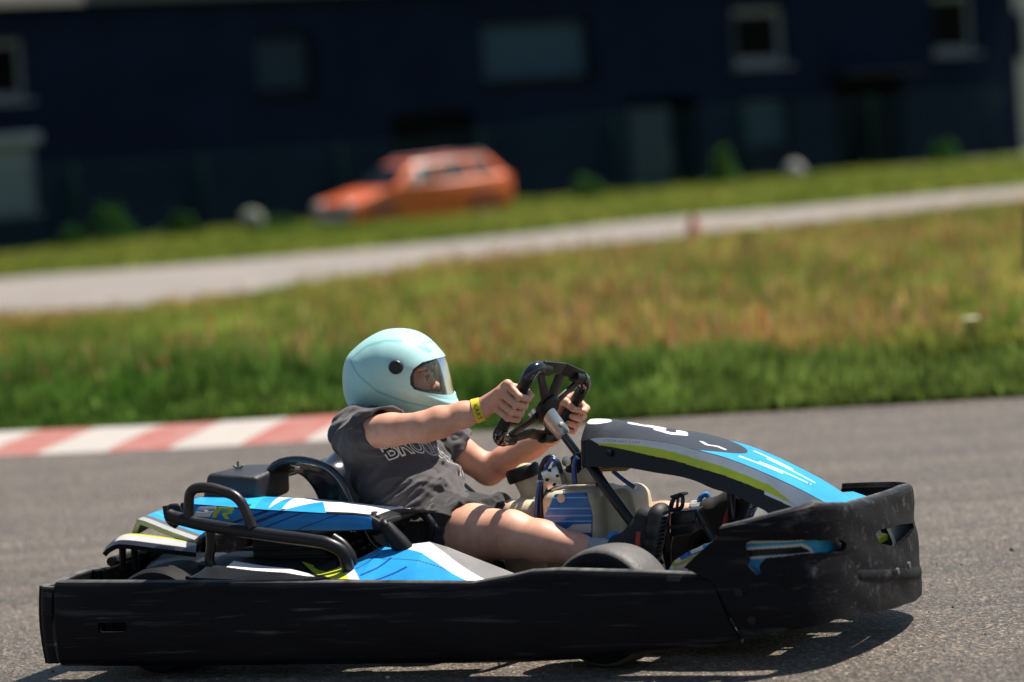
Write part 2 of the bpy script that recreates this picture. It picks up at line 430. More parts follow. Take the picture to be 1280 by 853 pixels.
M_asph = asphalt('track_asphalt', (.128, .107, .087), (.166, .141, .116), (3.4, 3.2, 2.9))
tx = np.linspace(-60, 60, 241); ty = np.linspace(0, 1, 60)
X, T = np.meshgrid(tx, ty, indexing='ij'); wob = .05*np.sin(X*3.1)+.04*np.sin(X*7.7+1)+.03*np.sin(X*17.3)
Y = -25+(edge_y(X)+.05+wob*(T > .97)+25)*T; Z = np.zeros_like(X)
idx = np.arange(X.size).reshape(X.shape); q = np.stack([idx[:-1, :-1], idx[1:, :-1], idx[1:, 1:], idx[:-1, 1:]], -1).reshape(-1, 4)
tag(mesh_obj('race_track', np.stack([X, Y, Z], -1).reshape(-1, 3), q, M_asph), kind='structure')

# --- gravel road beyond the meadow
far = [(-1500, 478), (-500, 410), (0, 352), (160, 340), (320, 327), (640, 297), (820, 277), (1000, 262), (1280, 236), (1700, 200), (2700, 130)]
near = [(-1500, 540), (-500, 460), (0, 398), (160, 388), (320, 367), (640, 321), (820, 301), (1000, 282), (1280, 251), (1700, 214), (2700, 141)]
fp = smooth_path([on_land(*p) for p in far], 10); npth = smooth_path([on_land(*p) for p in near], 10)
V = []; F = []
for i, (a, c) in enumerate(zip(npth, fp)):
    w1 = .25*noise.noise(Vector((i*.9, 3, 0))); w2 = .3*noise.noise(Vector((i*.8, 9, 0)))
    for t in np.linspace(0, 1, 7):
        p = a.lerp(c, t); yy = p.y+w1*(1-t)+w2*t; V.append((p.x, yy, float(terrain(p.x, yy))+.03))
for i in range(len(npth)-1):
    for k in range(6): F.append((i*7+k, (i+1)*7+k, (i+1)*7+k+1, i*7+k+1))
m, nt, b = new_mat('pale_gravel')
n1 = noise_node(nt, .8, 6, .6); n2 = noise_node(nt, 40, 4, .7)
r1 = ramp(nt, n1.outputs[0], [(.3, (.165, .145, .128)), (.7, (.235, .21, .188))]); r2 = ramp(nt, n2.outputs[0], [(.3, (.75,)*3), (.7, (1.15,)*3)])
mx = N(nt, 'ShaderNodeMix', data_type='RGBA', blend_type='MULTIPLY'); mx.inputs[0].default_value = 1
nt.links.new(r1.outputs[0], mx.inputs[6]); nt.links.new(r2.outputs[0], mx.inputs[7]); nt.links.new(mx.outputs[2], b.inputs['Base Color']); b.inputs['Roughness'].default_value = .95
tag(mesh_obj('gravel_road', V, F, m), kind='structure')
road_near = np.array([(p.x, p.y) for p in npth]); road_far = np.array([(p.x, p.y) for p in fp])
def rn(x): return np.interp(x, road_near[:, 0], road_near[:, 1])
def rf(x): return np.interp(x, road_far[:, 0], road_far[:, 1])

# --- painted kerb: a ramp of red and white blocks, weathered
k0 = [on_level(px, py).xy for px, py in ((-900, 628), (-200, 574), (0, 570), (220, 561), (420, 550), (468, 547))]
k1 = [on_level(px, py).xy for px, py in ((-900, 601), (-200, 553), (0, 545), (220, 536), (420, 524), (468, 522))]
kx0 = np.array([p[0] for p in k0]); ky0 = np.array([p[1] for p in k0]); kx1 = np.array([p[0] for p in k1]); ky1 = np.array([p[1] for p in k1])
def kerb_S(U, V):
    x0 = np.interp(U, np.linspace(0, 1, len(k0)), kx0)
    x = kx0[0]+(kx0[-1]-kx0[0])*U; y0 = np.interp(x, kx0, ky0); y1 = np.interp(x, kx1, ky1)
    ridge = np.interp(V, [0, .06, .75, .92, 1], [.0, .008, .028, .028, .0])
    return np.stack([x, y0+(y1-y0)*V, ridge], -1)
kL = kx0[-1]-kx0[0]
def kerb_col(U, V):
    x = kx0[0]+kL*U; per = .60
    ph = ((x+.13-V*.17-on_level(10, 567).x)/per) % 1.0
    red = ph < .47; c = np.where(red[..., None], np.array((.28, .064, .046)), np.array((.35, .325, .30)))
    return c
M_kerb, nt, b = new_mat('kerb_paint')
a = N(nt, 'ShaderNodeVertexColor', layer_name='Col'); n1 = noise_node(nt, 5, 7, .7); r1 = ramp(nt, n1.outputs[0], [(.34, (.0,)*3), (.62, (1.,)*3)])
mx = N(nt, 'ShaderNodeMix', data_type='RGBA'); nt.links.new(r1.outputs[0], mx.inputs[0]); mx.inputs[6].default_value = (.30, .26, .24, 1)
nt.links.new(a.outputs[0], mx.inputs[7]); mx2 = N(nt, 'ShaderNodeMix', data_type='RGBA'); mx2.inputs[0].default_value = .55; nt.links.new(a.outputs[0], mx2.inputs[7]); nt.links.new(mx.outputs[2], mx2.inputs[6])
nt.links.new(mx2.outputs[2], b.inputs['Base Color']); b.inputs['Roughness'].default_value = .8
kb = grid_sheet('kerb', kerb_S, 900, 24, M_kerb, None, 0, kerb_col); tag(kb, kind='structure')

# --- grass: many separate blades in patches nobody could count
M_leaf = leaf_mat('grass_blades')
def blades(name, x, y, h, w, col, lean=.35, z=None, tip=None):
    n = len(x); a = rng.uniform(0, 2*np.pi, n); la = rng.uniform(0, 2*np.pi, n); l = h*rng.uniform(0, lean, n)
    z = terrain(x, y) if z is None else z
    dx, dy = np.cos(a)*w/2, np.sin(a)*w/2; lx, ly = np.cos(la)*l, np.sin(la)*l
    P = np.empty((n, 5, 3))
    P[:, 0] = np.stack([x-dx, y-dy, z-.02], -1); P[:, 1] = np.stack([x+dx, y+dy, z-.02], -1)
    P[:, 2] = np.stack([x+dx*.8+lx*.35, y+dy*.8+ly*.35, z+h*.6], -1); P[:, 3] = np.stack([x-dx*.8+lx*.35, y-dy*.8+ly*.35, z+h*.6], -1)
    P[:, 4] = np.stack([x+lx, y+ly, z+h], -1)
    V = np.concatenate([P.reshape(-1, 3)]); b = np.arange(n)*5
    q = np.stack([b, b+1, b+2, b+3], -1); t = np.stack([b+3, b+2, b+4, b+4], -1)
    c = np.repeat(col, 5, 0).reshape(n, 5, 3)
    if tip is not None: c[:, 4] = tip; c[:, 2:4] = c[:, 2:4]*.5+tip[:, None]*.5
    # triangles as faces of their own
    me = bpy.data.meshes.new(name); nv = len(V); me.vertices.add(nv); me.vertices.foreach_set('co', V.astype(np.float32).ravel())
    loops = np.concatenate([q, t[:, :3]], 1).ravel(); st = np.stack([np.arange(n)*7, np.arange(n)*7+4], -1).ravel()
    me.loops.add(len(loops)); me.loops.foreach_set('vertex_index', loops.astype(np.int32)); me.polygons.add(2*n); me.polygons.foreach_set('loop_start', st.astype(np.int32))
    me.update(calc_edges=True); me.polygons.foreach_set('use_smooth', [True]*(2*n))
    at = me.color_attributes.new('Col', 'FLOAT_COLOR', 'POINT'); cc = np.ones((nv, 4), np.float32); cc[:, :3] = c.reshape(-1, 3); at.data.foreach_set('color', cc.ravel())
    o = bpy.data.objects.new(name, me); COL.objects.link(o); me.materials.append(M_leaf); return o
_perm = rng.permutation(512)
def vnoise(x, y):
    xi = np.floor(x).astype(int); yi = np.floor(y).astype(int); fx = x-xi; fy = y-yi; fx = fx*fx*(3-2*fx); fy = fy*fy*(3-2*fy)
    g = lambda a, b: _perm[(_perm[a % 512]+b) % 512]/511.
    return (g(xi, yi)*(1-fx)+g(xi+1, yi)*fx)*(1-fy)+(g(xi, yi+1)*(1-fx)+g(xi+1, yi+1)*fx)*fy
def fbm(x, y): return .5*vnoise(x, y)+.3*vnoise(x*2.1+7, y*2.1)+.2*vnoise(x*4.3, y*4.3+5)
def mixc(a, b, t): return np.array(a)[None]*(1-t[:, None])+np.array(b)[None]*t[:, None]
def jit(c, s=.25): return np.clip(c*rng.normal(1, s, (len(c), 1)).clip(.4, 1.7)*rng.normal(1, .06, c.shape), .003, .9)
def view_x(y, n, side=1.15): return rng.uniform(-1, 1, n)*y*(CX/FPX)*side+.0
def back_edge(x):
    kx = np.where(x < kx1[-1], np.interp(x, kx1, ky1), edge_y(x)); return np.where(x < kx1[-1], kx, kx)
# lush strip beside the kerb and the asphalt
n = 210000
y = rng.uniform(0, 1, n)**1.35*5.5+14; x = view_x(y, n, 2.0); y = y-14+back_edge(x)-.03
nz = fbm(x*.9, y*.9); A_ = sstep(-.5, 2., x); c = mixc((.040, .105, .018), (.18, .265, .055), np.clip((.5*nz+.5*fbm(x*3.1+40, y*2.2))*2.6-.85, 0, 1))
c = c*(1-.55*A_[:, None])+.55*A_[:, None]*mixc((.075, .105, .025), (.22, .27, .065), rng.uniform(0, 1, n)); d = y-back_edge(x); h = (.03+.36*np.clip((.6*nz+.4*fbm(x*2.6+9, y*2.0))*2.3-.7, 0, 1)**1.1)*(.35+.65*np.clip(d/.8, 0, 1))*rng.uniform(.5, 1.15, n)*(1-.45*sstep(-1., 2.2, x))*np.clip(1.25-d*.16, .3, 1)
wd = d+3.0*(fbm(x*1.1+17, y*.9)-.45); cl = vnoise(x*7, y*5); c = c*(.55+.9*cl)[:, None]; h = h*(.7+.6*cl); keep = rng.uniform(0, 1, n) > np.clip((wd-2.6+1.9*A_)/2.4, .0, .97)
o = blades('roadside_grass', x[keep], y[keep], h[keep], np.where(rng.uniform(0, 1, keep.sum()) < .12, rng.uniform(.02, .042, keep.sum()), rng.uniform(.005, .014, keep.sum())), jit(c[keep], .38)); tag(o, kind='stuff')
# meadow with reddish seed heads
n = 520000
t = rng.uniform(0, 1, n); y = 16.5+32*t**1.3; x = view_x(y, n, 2.0); keep = (y < rn(x)-.1) & (y > back_edge(x)+1.2); x, y = x[keep], y[keep]; n = len(x)
nz = fbm(x*.35+3, y*.22); n2 = fbm(x*1.9, y*.7+9); d = y-back_edge(x)
A_ = sstep(-1.2, 1.6, x); dry = np.clip(.25+(nz-.42)*4.5, 0, 1)*((1-A_)*(.06+.42*sstep(5, 12, d))+A_*(.55*np.exp(-((d-3.9)/2.0)**2)+.22))*sstep(1.2, 3., d); dry = np.clip(dry+.30*(rng.uniform(0, 1, n) < .10)*np.clip((d-3)/3, 0, 1), 0, 1)
c = mixc((.085, .155, .025), (.27, .31, .065), np.clip(n2*2.2-.6, 0, 1)); dc = mixc((.42, .19, .065), (.48, .34, .13), rng.uniform(0, 1, n))
gm = sstep(4.6-1.6*A_, 1.2, d+3.4*(fbm(x*1.1+17, y*.9)-.45))*(1-.5*A_); c = c*(1-gm[:, None])+gm[:, None]*mixc((.05, .125, .018), (.17, .26, .05), rng.uniform(0, 1, n))
c1_ = vnoise(x*6+31, y*2.6); c2_ = vnoise(x*3.1+5, y*1.3+60); dry = np.clip(dry*(.20+1.3*c1_)+.35*np.clip(c2_-.72, 0, 1)*2.5*sstep(1, 3, d), 0, 1)
c = c*(1-dry[:, None])+dc*dry[:, None]
c = c*(.44+.54*c1_+.45*c2_)[:, None]*np.array((.90, 1.0, .90))
h = (.05+.17*n2)*(.6+.8*c1_)*rng.uniform(.5, 1.2, n)*(.85+.4*dry)*np.clip((rn(x)-y)/4, .35, 1)*np.clip(1.3-(y-17)/50, .5, 1)
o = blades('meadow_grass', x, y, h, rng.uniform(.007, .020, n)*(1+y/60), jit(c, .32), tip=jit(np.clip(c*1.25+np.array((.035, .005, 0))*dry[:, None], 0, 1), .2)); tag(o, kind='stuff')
# seed heads: small rusty and straw coloured tufts standing above the meadow
n = 30000
y = 16.5+28*rng.uniform(0, 1, n)**1.4; x = view_x(y, n, 2.0); nz = fbm(x*.35+3, y*.22); keep = (y < rn(x)-.2) & (y > back_edge(x)+1.6) & (rng.uniform(0, 1, n) < np.clip((nz-.34)*3.2, .08, 1)*np.clip(.25+.75*sstep(-1.5, 1.5, x)+.5*sstep(8, 14, y-back_edge(x)), 0, 1)); x, y = x[keep], y[keep]; n = len(x)
hc = mixc((.40, .13, .05), (.50, .36, .17), rng.uniform(0, 1, n))
o = blades('seed_heads', x, y, rng.uniform(.05, .11, n), rng.uniform(.006, .015, n), jit(hc, .2), .5, z=terrain(x, y)+rng.uniform(.08, .24, n)*np.clip((rn(x)-y)/5, .3, 1)); tag(o, kind='stuff')
# stalks fringing the near side of the gravel road and the verge beyond it
n = 220000
x = rng.uniform(-24, 26, n); f0 = rf(x); y = f0+rng.uniform(0, 1, n)*np.clip(26-(x+14)*.1, 8, 30); keep = np.abs(x) < y*.30; x, y = x[keep], y[keep]; n = len(x)
nz = fbm(x*.5, y*.3+4); c = mixc((.13, .20, .028), (.30, .31, .065), np.clip(nz*1.6-.3, 0, 1))
o = blades('verge_grass', x, y, rng.uniform(.05, .20, n)*(.5+nz), rng.uniform(.02, .05, n), jit(c)); tag(o, kind='stuff')
# loose grit and rubber crumbs on the asphalt
n = 2600; gx = rng.uniform(-2.6, 2.6, n); gy = 6.2+8.0*rng.uniform(0, 1, n)**.8; gr_ = rng.uniform(.0012, .0034, n)*np.where(rng.uniform(0, 1, n) < .06, 1.8, 1)
ico = np.array([(1, 0, 0), (-1, 0, 0), (0, 1, 0), (0, -1, 0), (0, 0, 1), (0, 0, -1)], float); ift = np.array([(0, 2, 4), (2, 1, 4), (1, 3, 4), (3, 0, 4), (2, 0, 5), (1, 2, 5), (3, 1, 5), (0, 3, 5)])
P = ico[None]*gr_[:, None, None]*rng.uniform(.6, 1.4, (n, 6, 1))+np.stack([gx, gy, gr_*.5], -1)[:, None]; F = (ift[None]+6*np.arange(n)[:, None, None]).reshape(-1, 3)
gc = np.repeat(np.where((rng.uniform(0, 1, n) < .55)[:, None], np.array((.34, .31, .27)), np.array((.015, .015, .015))), 6, 0)
o = mesh_obj('grit', P.reshape(-1, 3), F, mat('grit_stone', (1, 1, 1), .3, var=.2, attr=True), None, False, gc); tag(o, kind='stuff')
# ================================================================== far side: building, fence, parked car
BA, BB = Vector((-10.4, 68, 0)), Vector((12.85, 84, 0))
bdir = (BB-BA).normalized(); bnor = Vector((bdir.y, -bdir.x, 0))             # towards the camera
brot = math.atan2(bdir.y, bdir.x)
def on_wall(px, py, off=0.):
    """picture point on the wall plane (moved off metres towards the camera) -> (distance along it, height)"""
    r = Vector(ray(px, py)); o = BA+bnor*off
    t = (o-Vector((0, 0, CAMH))).dot(bnor)/r.dot(bnor); p = Vector((0, 0, CAMH))+r*t
    return (p-BA).dot(bdir), p.z
def wrect(x0, y0, x1, y1):
    a = on_wall(x0, (y0+y1)/2)[0]; b_ = on_wall(x1, (y0+y1)/2)[0]; xm = (x0+x1)/2
    return (a, b_, on_wall(xm, y1)[1], on_wall(xm, y0)[1])
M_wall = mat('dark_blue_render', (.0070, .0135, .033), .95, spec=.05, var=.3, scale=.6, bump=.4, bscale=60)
M_wall2 = mat('pale_render', (.42, .40, .37), .9, var=.1, scale=2, bump=.3)
M_fascia = mat('pale_metal_flashing', (.45, .40, .38), .5, .3)
M_roof = mat('roof_sheet', (.06, .06, .07), .6, .2)
M_shut = mat('blue_grey_shutter', (.030, .062, .095), .6, spec=.1, var=.1, scale=3)
M_shutw = mat('pale_shutter', (.125, .165, .18), .6, var=.1, scale=3)
M_wframe = mat('pale_window_frame', (.155, .185, .21), .6)
M_dframe = mat('dark_window_frame', (.006, .006, .009), .6, spec=.1)
M_glass = mat('dark_window_glass', (.0015, .0015, .002), .35, var=0, spec=.03)
M_door = mat('grey_blue_door', (.03, .05, .066), .6, spec=.1)
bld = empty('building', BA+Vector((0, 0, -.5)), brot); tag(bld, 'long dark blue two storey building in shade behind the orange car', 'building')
def bl(s, d, z): return (s, -d, z+.5)             # d = metres out of the wall towards the camera
S1 = on_wall(1274, 120)[0]; S0 = -9.; HT = on_wall(0, 9)[1]
rects = dict(shut1=wrect(603, 24, 742, 102), shut2=wrect(319, 40, 396, 118), win1=wrect(917, 9, 984, 81), win2=wrect(1166, -8, 1220, 66), win3=wrect(-50, 50, 34, 126),
             shut3=wrect(-60, 180, 43, 268), band=wrect(490, 140, 594, 196), door=wrect(788, 122, 878, 246), win4=wrect(928, 120, 990, 186), doorway=wrect(1046, 99, 1131, 226))
def wall_holes(bm, s0, s1, z0, z1, rs, d0, d1):
    cs = sorted({s0, s1, *[r[0] for r in rs], *[r[1] for r in rs]}); cz = sorted({z0, z1, *[r[2] for r in rs], *[r[3] for r in rs]})
    inh = lambda s, z: any(r[0] < s < r[1] and r[2] < z < r[3] for r in rs)
    vv = {}
    def V(s, d, z):
        k = (round(s, 4), d, round(z, 4))
        if k not in vv: vv[k] = bm.verts.new(bl(s, d, z))
        return vv[k]
    for a, b_ in zip(cs, cs[1:]):
        for c, e in zip(cz, cz[1:]):
            if inh((a+b_)/2, (c+e)/2): continue
            bm.faces.new((V(a, d1, c), V(b_, d1, c), V(b_, d1, e), V(a, d1, e)))
            bm.faces.new((V(a, d0, e), V(b_, d0, e), V(b_, d0, c), V(a, d0, c)))
            for (p, q_, mid) in (((a, c), (b_, c), ((a+b_)/2, c-1e-3)), ((b_, c), (b_, e), (b_+1e-3, (c+e)/2)), ((b_, e), (a, e), ((a+b_)/2, e+1e-3)), ((a, e), (a, c), (a-1e-3, (c+e)/2))):
                if inh(*mid) or not (s0 < mid[0] < s1 and z0 < mid[1] < z1):
                    bm.faces.new((V(p[0], d1, p[1]), V(p[0], d0, p[1]), V(q_[0], d0, q_[1]), V(q_[0], d1, q_[1])))
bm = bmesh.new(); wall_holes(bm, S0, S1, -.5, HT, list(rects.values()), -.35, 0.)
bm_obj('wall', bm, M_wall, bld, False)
bm = bmesh.new()
for s in (S0, S1-.3): b_box(bm, bl(s+.15, -4.85, HT/2-.25), (.3, 9, HT+.5), 0)
b_box(bm, bl((S0+S1)/2, -9.2, HT/2-.25), (S1-S0-.62, .3, HT+.5), 0); b_box(bm, bl((S0+S1)/2, -4.7, 2.45), (S1-S0-.64, 8.6, .2), 0)
bm_obj('back_wall', bm, M_wall, bld, False)
bm = bmesh.new()
b_prism(bm, [bl(S0-.3, .35, HT+.02), bl(S0-.3, -9.6, HT+.02), bl(S0-.3, -9.6, HT+.25), bl(S0-.3, -4.6, HT+1.1), bl(S0-.3, .35, HT+.25)], (1, 0, 0), S1-S0+.5, 0)
rf_ = bm_obj('roof', bm, M_roof, bld, False)
bm = bmesh.new(); sx = on_wall(92, 4)[0]; b_box(bm, bl((S0+sx)/2, .40, HT+.13), (sx-S0, .06, .26), .01); bm_obj('gutter', bm, M_fascia, rf_, False)
def win(key, fm, pm, fw=.09, kind='window', sill=True, dep=.22):
    a, b_, c, e = rects[key]; bm = bmesh.new(); g = .004
    for (cs, cz, w, h) in (((a+b_)/2, c+fw/2+g, b_-a-2*g, fw), ((a+b_)/2, e-fw/2-g, b_-a-2*g, fw), (a+fw/2+g, (c+e)/2, fw, e-c-2*fw-3*g), (b_-fw/2-g, (c+e)/2, fw, e-c-2*fw-3*g)):
        b_box(bm, bl(cs, -dep, cz), (w, .09, h), .008)
    f = bm_obj(kind, bm, fm, bld, False)
    bm = bmesh.new(); b_box(bm, bl((a+b_)/2, -dep-.01, (c+e)/2), (b_-a-2*fw-.006, .03, e-c-2*fw-.006), 0); p = bm_obj('pane' if kind == 'window' else 'panel', bm, pm, f, False)
    if sill:
        bm = bmesh.new(); b_box(bm, bl((a+b_)/2, .03, c-.05), (b_-a+.16, .16, .07), .01); bm_obj('sill', bm, fm, f, False)
    return f
win('shut1', M_dframe, M_shut); win('shut2', M_dframe, mat('dull_blue_shutter', (.018, .036, .056), .6, spec=.1), .12)
win('win1', M_wframe, M_glass, .17); win('win2', M_wframe, M_glass, .15); win('win3', M_wframe, M_glass, .13)
win('shut3', M_shutw, M_shutw, .07, dep=.02); win('band', M_dframe, M_glass, .05, sill=False)
win('win4', M_dframe, M_shut, .08)
bm = bmesh.new(); a, b_, c, e = rects['shut3']; b_box(bm, bl((a+b_)/2, .12, e+.06), (b_-a+.2, .24, .22), .03); bm_obj('shutter_box', bm, M_shutw, bld, False)
a, b_, c, e = rects['door']; mid = a+(b_-a)*.62
bm = bmesh.new(); b_box(bm, bl((a+mid)/2, -.15, (c+e)/2-.08), (mid-a-.02, .06, e-c-.2), .01); dr = bm_obj('door', bm, M_door, bld, False)
bm = bmesh.new()
for q_ in (.3, .72): b_box(bm, bl(a+(mid-a)*q_, -.11, (c+e)/2+.1), ((mid-a)*.3, .03, (e-c)*.62), .01)
bm_obj('door_glass', bm, mat('grey_glass', (.045, .068, .085), .6, spec=.1), dr, False)
bm = bmesh.new(); b_box(bm, bl(mid-.12, -.10, c+1.0), (.03, .05, .25), .01); bm_obj('handle', bm, M_wframe, dr, False)
a, b_, c, e = rects['doorway']
bm = bmesh.new(); b_box(bm, bl((a+b_)/2, -.3, (c+e)/2), (b_-a-.02, .05, e-c-.02), .01); bm_obj('door', bm, mat('black_door', (.002, .002, .003), .8, spec=.03), bld, False)
bm = bmesh.new(); b_box(bm, bl((a+b_)/2, .35, e+.12), (b_-a+.4, .7, .08), .01); bm_obj('canopy', bm, M_dframe, bld, False)

# pale neighbour showing past the right-hand end
nb = empty('house', on_wall(0, 0) and BA+bdir*(S1+3.2)-bnor*6+Vector((0, 0, -.5)), brot); tag(nb, 'pale grey rendered house past the end of the dark building', 'house')
bm = bmesh.new(); b_box(bm, (4.5, 4, 3.2), (9, 8, 6.4), 0); bm_obj('wall', bm, M_wall2, nb, False)
bm = bmesh.new(); b_prism(bm, [(-.4, -.5, 6.42), (-.4, 8.5, 6.42), (-.4, 4, 9)], (1, 0, 0), 9.8, 0); bm_obj('roof', bm, M_roof, nb, False)
for i in (2.2, 6.2):
    bm = bmesh.new(); b_box(bm, (i, -.02, 3.9), (1.2, .08, 1.4), .01); f = bm_obj('window', bm, M_wframe, nb, False)
    bm = bmesh.new(); b_box(bm, (i, -.055, 3.9), (1.0, .02, 1.2), 0); bm_obj('pane', bm, M_glass, f, False)

# --- wire fence with green posts
M_post = mat('green_post_paint', (.004, .022, .016), .7, spec=.05); M_wire = mat('green_wire', (.006, .024, .027), .7, spec=.05)
FO = 3.2
fen = empty('wire_fence', BA+bnor*FO+Vector((0, 0, -.3)), brot); tag(fen, 'see-through green wire fence on posts in front of the dark building', 'fence')
tops = [(-300, 232), (50, 210), (480, 180), (780, 143), (1000, 127), (1270, 110)]
tp = [on_wall(px, py, FO) for px, py in tops]; ts = [a for a, _ in tp]; tz = [b_ for _, b_ in tp]
pp = [-60, 88, 250, 424, 600, 770, 932, 1090, 1240]
def gz(s):
    p = BA+bnor*FO+bdir*s; return float(terrain(p.x, p.y))
V = []; F = []; r = .0045
def strip(p, q_):
    d = (Vector(q_)-Vector(p)).normalized(); a, b2 = frame_of(d); i = len(V)
    for P in (p, q_):
        for k in range(3): V.append(Vector(P)+(a*math.cos(2.094*k)+b2*math.sin(2.094*k))*r)
    for k in range(3): F.append((i+k, i+(k+1) % 3, i+3+(k+1) % 3, i+3+k))
s = ts[0]; H0 = 1.9
while s < ts[-1]:
    z0, z1 = gz(s)+.35, np.interp(s, ts, tz)+.3
    for sg in (1, -1):
        h = z1-z0; s2 = s+sg*h
        if ts[0] < s2 < ts[-1]: strip((s, 0, z0), (s2, 0, np.interp(s2, ts, tz)+.3))
    s += .09
for k in range(len(ts)-1):
    strip((ts[k], .0, tz[k]+.3), (ts[k+1], .0, tz[k+1]+.3)); strip((ts[k], .0, gz(ts[k])+.36), (ts[k+1], .0, gz(ts[k+1])+.36))
mesh_obj('wire_mesh', V, F, M_wire, fen, False)
for px in pp:
    s = on_wall(px, 200, FO)[0]; z0 = gz(s); z1 = np.interp(s, ts, tz)
    bm = bmesh.new(); b_box(bm, (s, -.05, (z0+z1)/2+.3), (.09, .07, z1-z0+.1), .01); b_box(bm, (s, -.05, z1+.37), (.10, .08, .03), .01); bm_obj('post', bm, M_post, fen)

# --- orange estate car
M_car = mat('orange_paint', (.63, .125, .03), .3, var=.08, scale=3, coat=.35)
M_cglass = mat('car_glass', (.004, .008, .011), .4, var=0, spec=.06); M_tyre = mat('tyre_rubber', (.018, .018, .019), .75, var=.2, scale=30, bump=.3)
M_rim = mat('alloy', (.45, .45, .46), .35, .9); M_blk = mat('black_trim', (.012, .012, .013), .5); M_chrome = mat('chrome', (.85, .85, .86), .09, 1., var=0)
M_lamp = mat('lamp_glass', (.75, .77, .8), .06, .35, var=0); M_red = mat('red_lamp', (.35, .01, .01), .2)
cp0 = on_wall(388, 285, 10.5); cp1 = on_wall(646, 262, 10.5)
cm = (cp0[0]+cp1[0])/2
cpos = BA+bnor*10.5+bdir*(cm-.02); cpos.z = float(terrain(cpos.x, cpos.y))-.06
car = empty('parked_car', cpos, brot); car.rotation_euler = (R(.6), R(-1.5), brot); car.scale = (.85, .85, .87); tag(car, 'orange estate car parked before the wire fence', 'car')
# local: x towards the tail, -y towards the camera
HW = .84
prof = [(-2.02, .32), (-2.06, .50), (-2.03, .66), (-1.92, .76), (-1.2, .90), (-.86, .955), (1.9, 1.02), (2.06, .90), (2.08, .55), (2.02, .34), (1.72, .24), (-1.6, .24)]
bm = bmesh.new(); b_prism(bm, [(x, -HW, z) for x, z in prof], (0, 1, 0), 2*HW, .07, 3); body = bm_obj('body', bm, M_car, car)
def yw(z): return HW-.02-.26*max(0, z-.93)/.5       # tumblehome
bm = bmesh.new()
cab = [(-.98, .93), (-.30, 1.40), (1.62, 1.42), (2.02, .96)]
for sg in (-1,):
    lo = [bm.verts.new((x, -yw(z), z)) for x, z in cab]; hi = [bm.verts.new((x, yw(z), z)) for x, z in cab]
    bm.faces.new(lo); bm.faces.new(hi[::-1])
    for i in range(4): bm.faces.new((lo[i], hi[i], hi[(i+1) % 4], lo[(i+1) % 4]))
bmesh.ops.bevel(bm, geom=list(bm.edges), offset=.05, segments=3, affect='EDGES', profile=.5)
bm_obj('cabin', bm, M_car, car)
def side_glass(poly, y_s):
    bm = bmesh.new(); pts = [(x, y_s*(yw(z)+.006), z) for x, z in poly]
    b_prism(bm, pts, (0, -y_s, 0), .03, .004, 1); bm_obj('window', bm, M_cglass, car)
for ys in (-1, 1):
    side_glass([(-.74, .945), (-.26, 1.35), (.21, 1.36), (.21, .945)], ys); side_glass([(.26, .945), (.26, 1.36), (1.00, 1.36), (1.06, .945)], ys); side_glass([(1.13, .96), (1.07, 1.36), (1.54, 1.35), (1.80, .97)], ys)
for nm, (a, b_) in (('windscreen', ((-.96, .95), (-.33, 1.385))), ('rear_window', ((2.0, .985), (1.66, 1.385)))):
    bm = bmesh.new(); dx, dz = b_[0]-a[0], b_[1]-a[1]; L = math.hypot(dx, dz); nx, nz = (-dz/L, dx/L) if nm == 'windscreen' else (dz/L, -dx/L)
    A = (a[0]+dx*.06+nx*.012, a[1]+dz*.06+nz*.012); B = (a[0]+dx*.93+nx*.012, a[1]+dz*.93+nz*.012)
    b_prism(bm, [(A[0], -yw(A[1])+.06, A[1]), (A[0], yw(A[1])-.06, A[1]), (B[0], yw(B[1])-.06, B[1]), (B[0], -yw(B[1])+.06, B[1])], (-nx, 0, -nz), .03, .004, 1); bm_obj(nm, bm, M_cglass, car)
for x in (-1.28, 1.28):
    for ys in (-1, 1):
        bm = bmesh.new(); b_lathe(bm, [(.20, -.09), (.29, -.10), (.315, -.06), (.315, .06), (.29, .10), (.20, .09)], (x, ys*(HW-.08), .315), (0, 1, 0), 28); w = bm_obj('wheel', bm, M_tyre, car)
        bm = bmesh.new(); b_lathe(bm, [(0, .075), (.05, .08), (.06, .06), (.19, .07), (.205, .095), (.205, .02), (0, .02)], (x, ys*(HW-.08), .315), (0, ys, 0), 28); bm_obj('rim', bm, M_rim, w)
        bm = bmesh.new(); b_lathe(bm, [(.33, -.05), (.37, -.04), (.37, .0), (.33, .012)], (x, ys*(HW+.0), .33), (0, ys, 0), 28, True); bm_obj('wheel_arch', bm, M_blk, car)
for ys in (-1, 1):
    bm = bmesh.new(); b_box(bm, (-1.98, ys*.60, .655), (.14, .34, .15), .03, None, 3); h = bm_obj('headlight', bm, M_lamp, car)
    bm = bmesh.new(); b_box(bm, (2.06, ys*.72, .86), (.06, .16, .26), .02); bm_obj('tail_light', bm, M_red, car)
    bm = bmesh.new(); b_box(bm, (-.52, ys*(HW+.07), 1.03), (.12, .17, .12), .04, None, 3); mr_ = bm_obj('mirror', bm, M_chrome if ys < 0 else M_car, car)
    bm = bmesh.new(); b_tube(bm, round_path([(-.15, ys*.56, 1.40), (-.08, ys*.56, 1.47), (1.5, ys*.56, 1.49), (1.57, ys*.56, 1.42)], .05), .018, 8); bm_obj('roof_rail', bm, M_chrome, car)
    for x in (.12, 1.02):
        bm = bmesh.new(); b_box(bm, (x, ys*(HW+.012), .86), (.16, .03, .03), .008); bm_obj('door_handle', bm, M_blk, car)
bm = bmesh.new(); b_box(bm, (-2.05, 0, .62), (.06, .74, .12), .02); bm_obj('grille', bm, M_blk, car)
bm = bmesh.new(); b_box(bm, (-2.06, 0, .42), (.10, 1.5, .16), .03); bm_obj('bumper', bm, mat('grey_bumper', (.30, .31, .33), .4), car)
